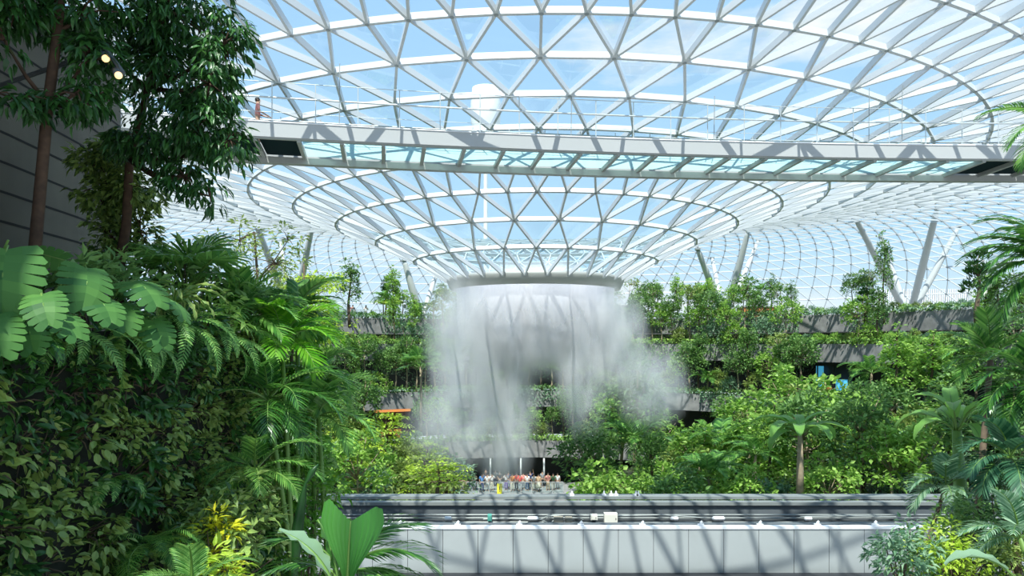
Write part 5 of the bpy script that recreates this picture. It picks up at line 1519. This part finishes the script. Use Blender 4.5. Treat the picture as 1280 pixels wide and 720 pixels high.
rt = empty('banana_plant', (c.x, c.y, -6.9)); tag(rt, 'thick-stemmed banana-like plant left of the dark palms', 'plant')
mb = MB(); mb.tube([(0,0,-0.2),(0.05,0,1.5),(0.12,0,(c.z+6.9)*0.6),(0,0,c.z+6.9)], [0.2,0.19,0.16,0.10], 10); mb.build('stem', M_STALK, rt, True)
ps = [blade_leaf(1.25, 0.34, 0.9, 1.5, L_PALM), blade_leaf(1.2, 0.3, 0.6, 1.8, L_PALM)]
ring_of(rt, ps, 11, c.z+6.9, (0.8, 1.05), (-0.2, 0.75), 41, 0.05, 0.0, 2.2); drop(ps)
near_palm('feather_palm', (8.6, 16.4, -6.9), P(1182, 608, 16.8), [(-0.9,-0.3,0.35,1,0),(-0.9,-0.3,-0.1,1,0),(0.2,-0.8,-0.1,0.9,0),(0.8,-0.3,0.4,1,0),(-0.3,-0.5,0.9,1,0)],
          'short palm with pale drooping fronds over the guideway end', 1.25, 24, 0.40, 0.05, L_BLUE, 0.05, M_BARK, 1.8, 0.4, 3)
near_palm('feather_palm', (8.9, 12.0, -4.75), P(1275, 672, 11.9), [(-0.95,-0.1,0.30,1,0),(-0.8,-0.4,0.3,1,0.2),(-0.5,-0.6,0.4,1,0),(-0.4,-0.2,0.9,1,0),(-0.9,-0.2,-0.05,0.9,0)],
          'blue-green palm frond cluster in the lower right corner', 1.15, 20, 0.34, 0.05, L_BLUE, 0.05, M_STALK, 1.2, 0.3, 2)
bush((7.15, 13.2, -4.75), (0.60, 0.6, 0.85), 50, 15, 0.2, 0.15, 0.06, L_BLUE, 'bluish green shrub against the pale parapet panels', 401)
bush((8.2, 13.4, -4.75), (0.75, 0.7, 0.85), 60, 15, 0.22, 0.12, 0.055, L_LIME, 'yellow-green shrub in the lower right bed', 402)
bush((9.2, 13.0, -4.75), (0.8, 0.7, 0.75), 60, 15, 0.22, 0.12, 0.055, L_OLIVE, 'olive shrub behind the corner palm fronds', 403)
bush((8.9, 14.1, -4.75), (0.9, 0.4, 1.05), 60, 15, 0.22, 0.13, 0.06, L_MID, 'mid green shrub beside the palm trunks', 404)
bush((10.6, 15.3, -6.9), (0.9, 0.7, 2.9), 90, 16, 0.26, 0.16, 0.07, L_DARK, 'dark tall shrub filling in between the right-hand palms', 405)
bush((12.2, 17.4, -6.9), (1.3, 1.0, 2.6), 110, 16, 0.3, 0.18, 0.09, L_MID, 'tall leafy bush behind the right-hand palms', 406)
bush((10.9, 18.4, -6.9), (1.0, 1.0, 1.5), 80, 16, 0.28, 0.18, 0.09, L_BRIGHT, 'bright bush behind the banana-like plant', 407)
for i, (px, s) in enumerate(((1215, 0.06), (1257, 0.05), (1262, 0.05))):
    pass
o = blade_leaf(0.9, 0.36, 0.9, 1.2, L_BLUE, 'broad_leaf', 0.3); o.location = P(1278, 730, 10.8); o.rotation_euler = (0, 0.1, 2.9)
tag(o, 'pale broad leaf rising from the bottom right corner', 'leaf')

# ================================================================== lift everything to its height above the valley floor
for o in bpy.data.objects:
    if o.parent is None:
        o.location.z += CZ
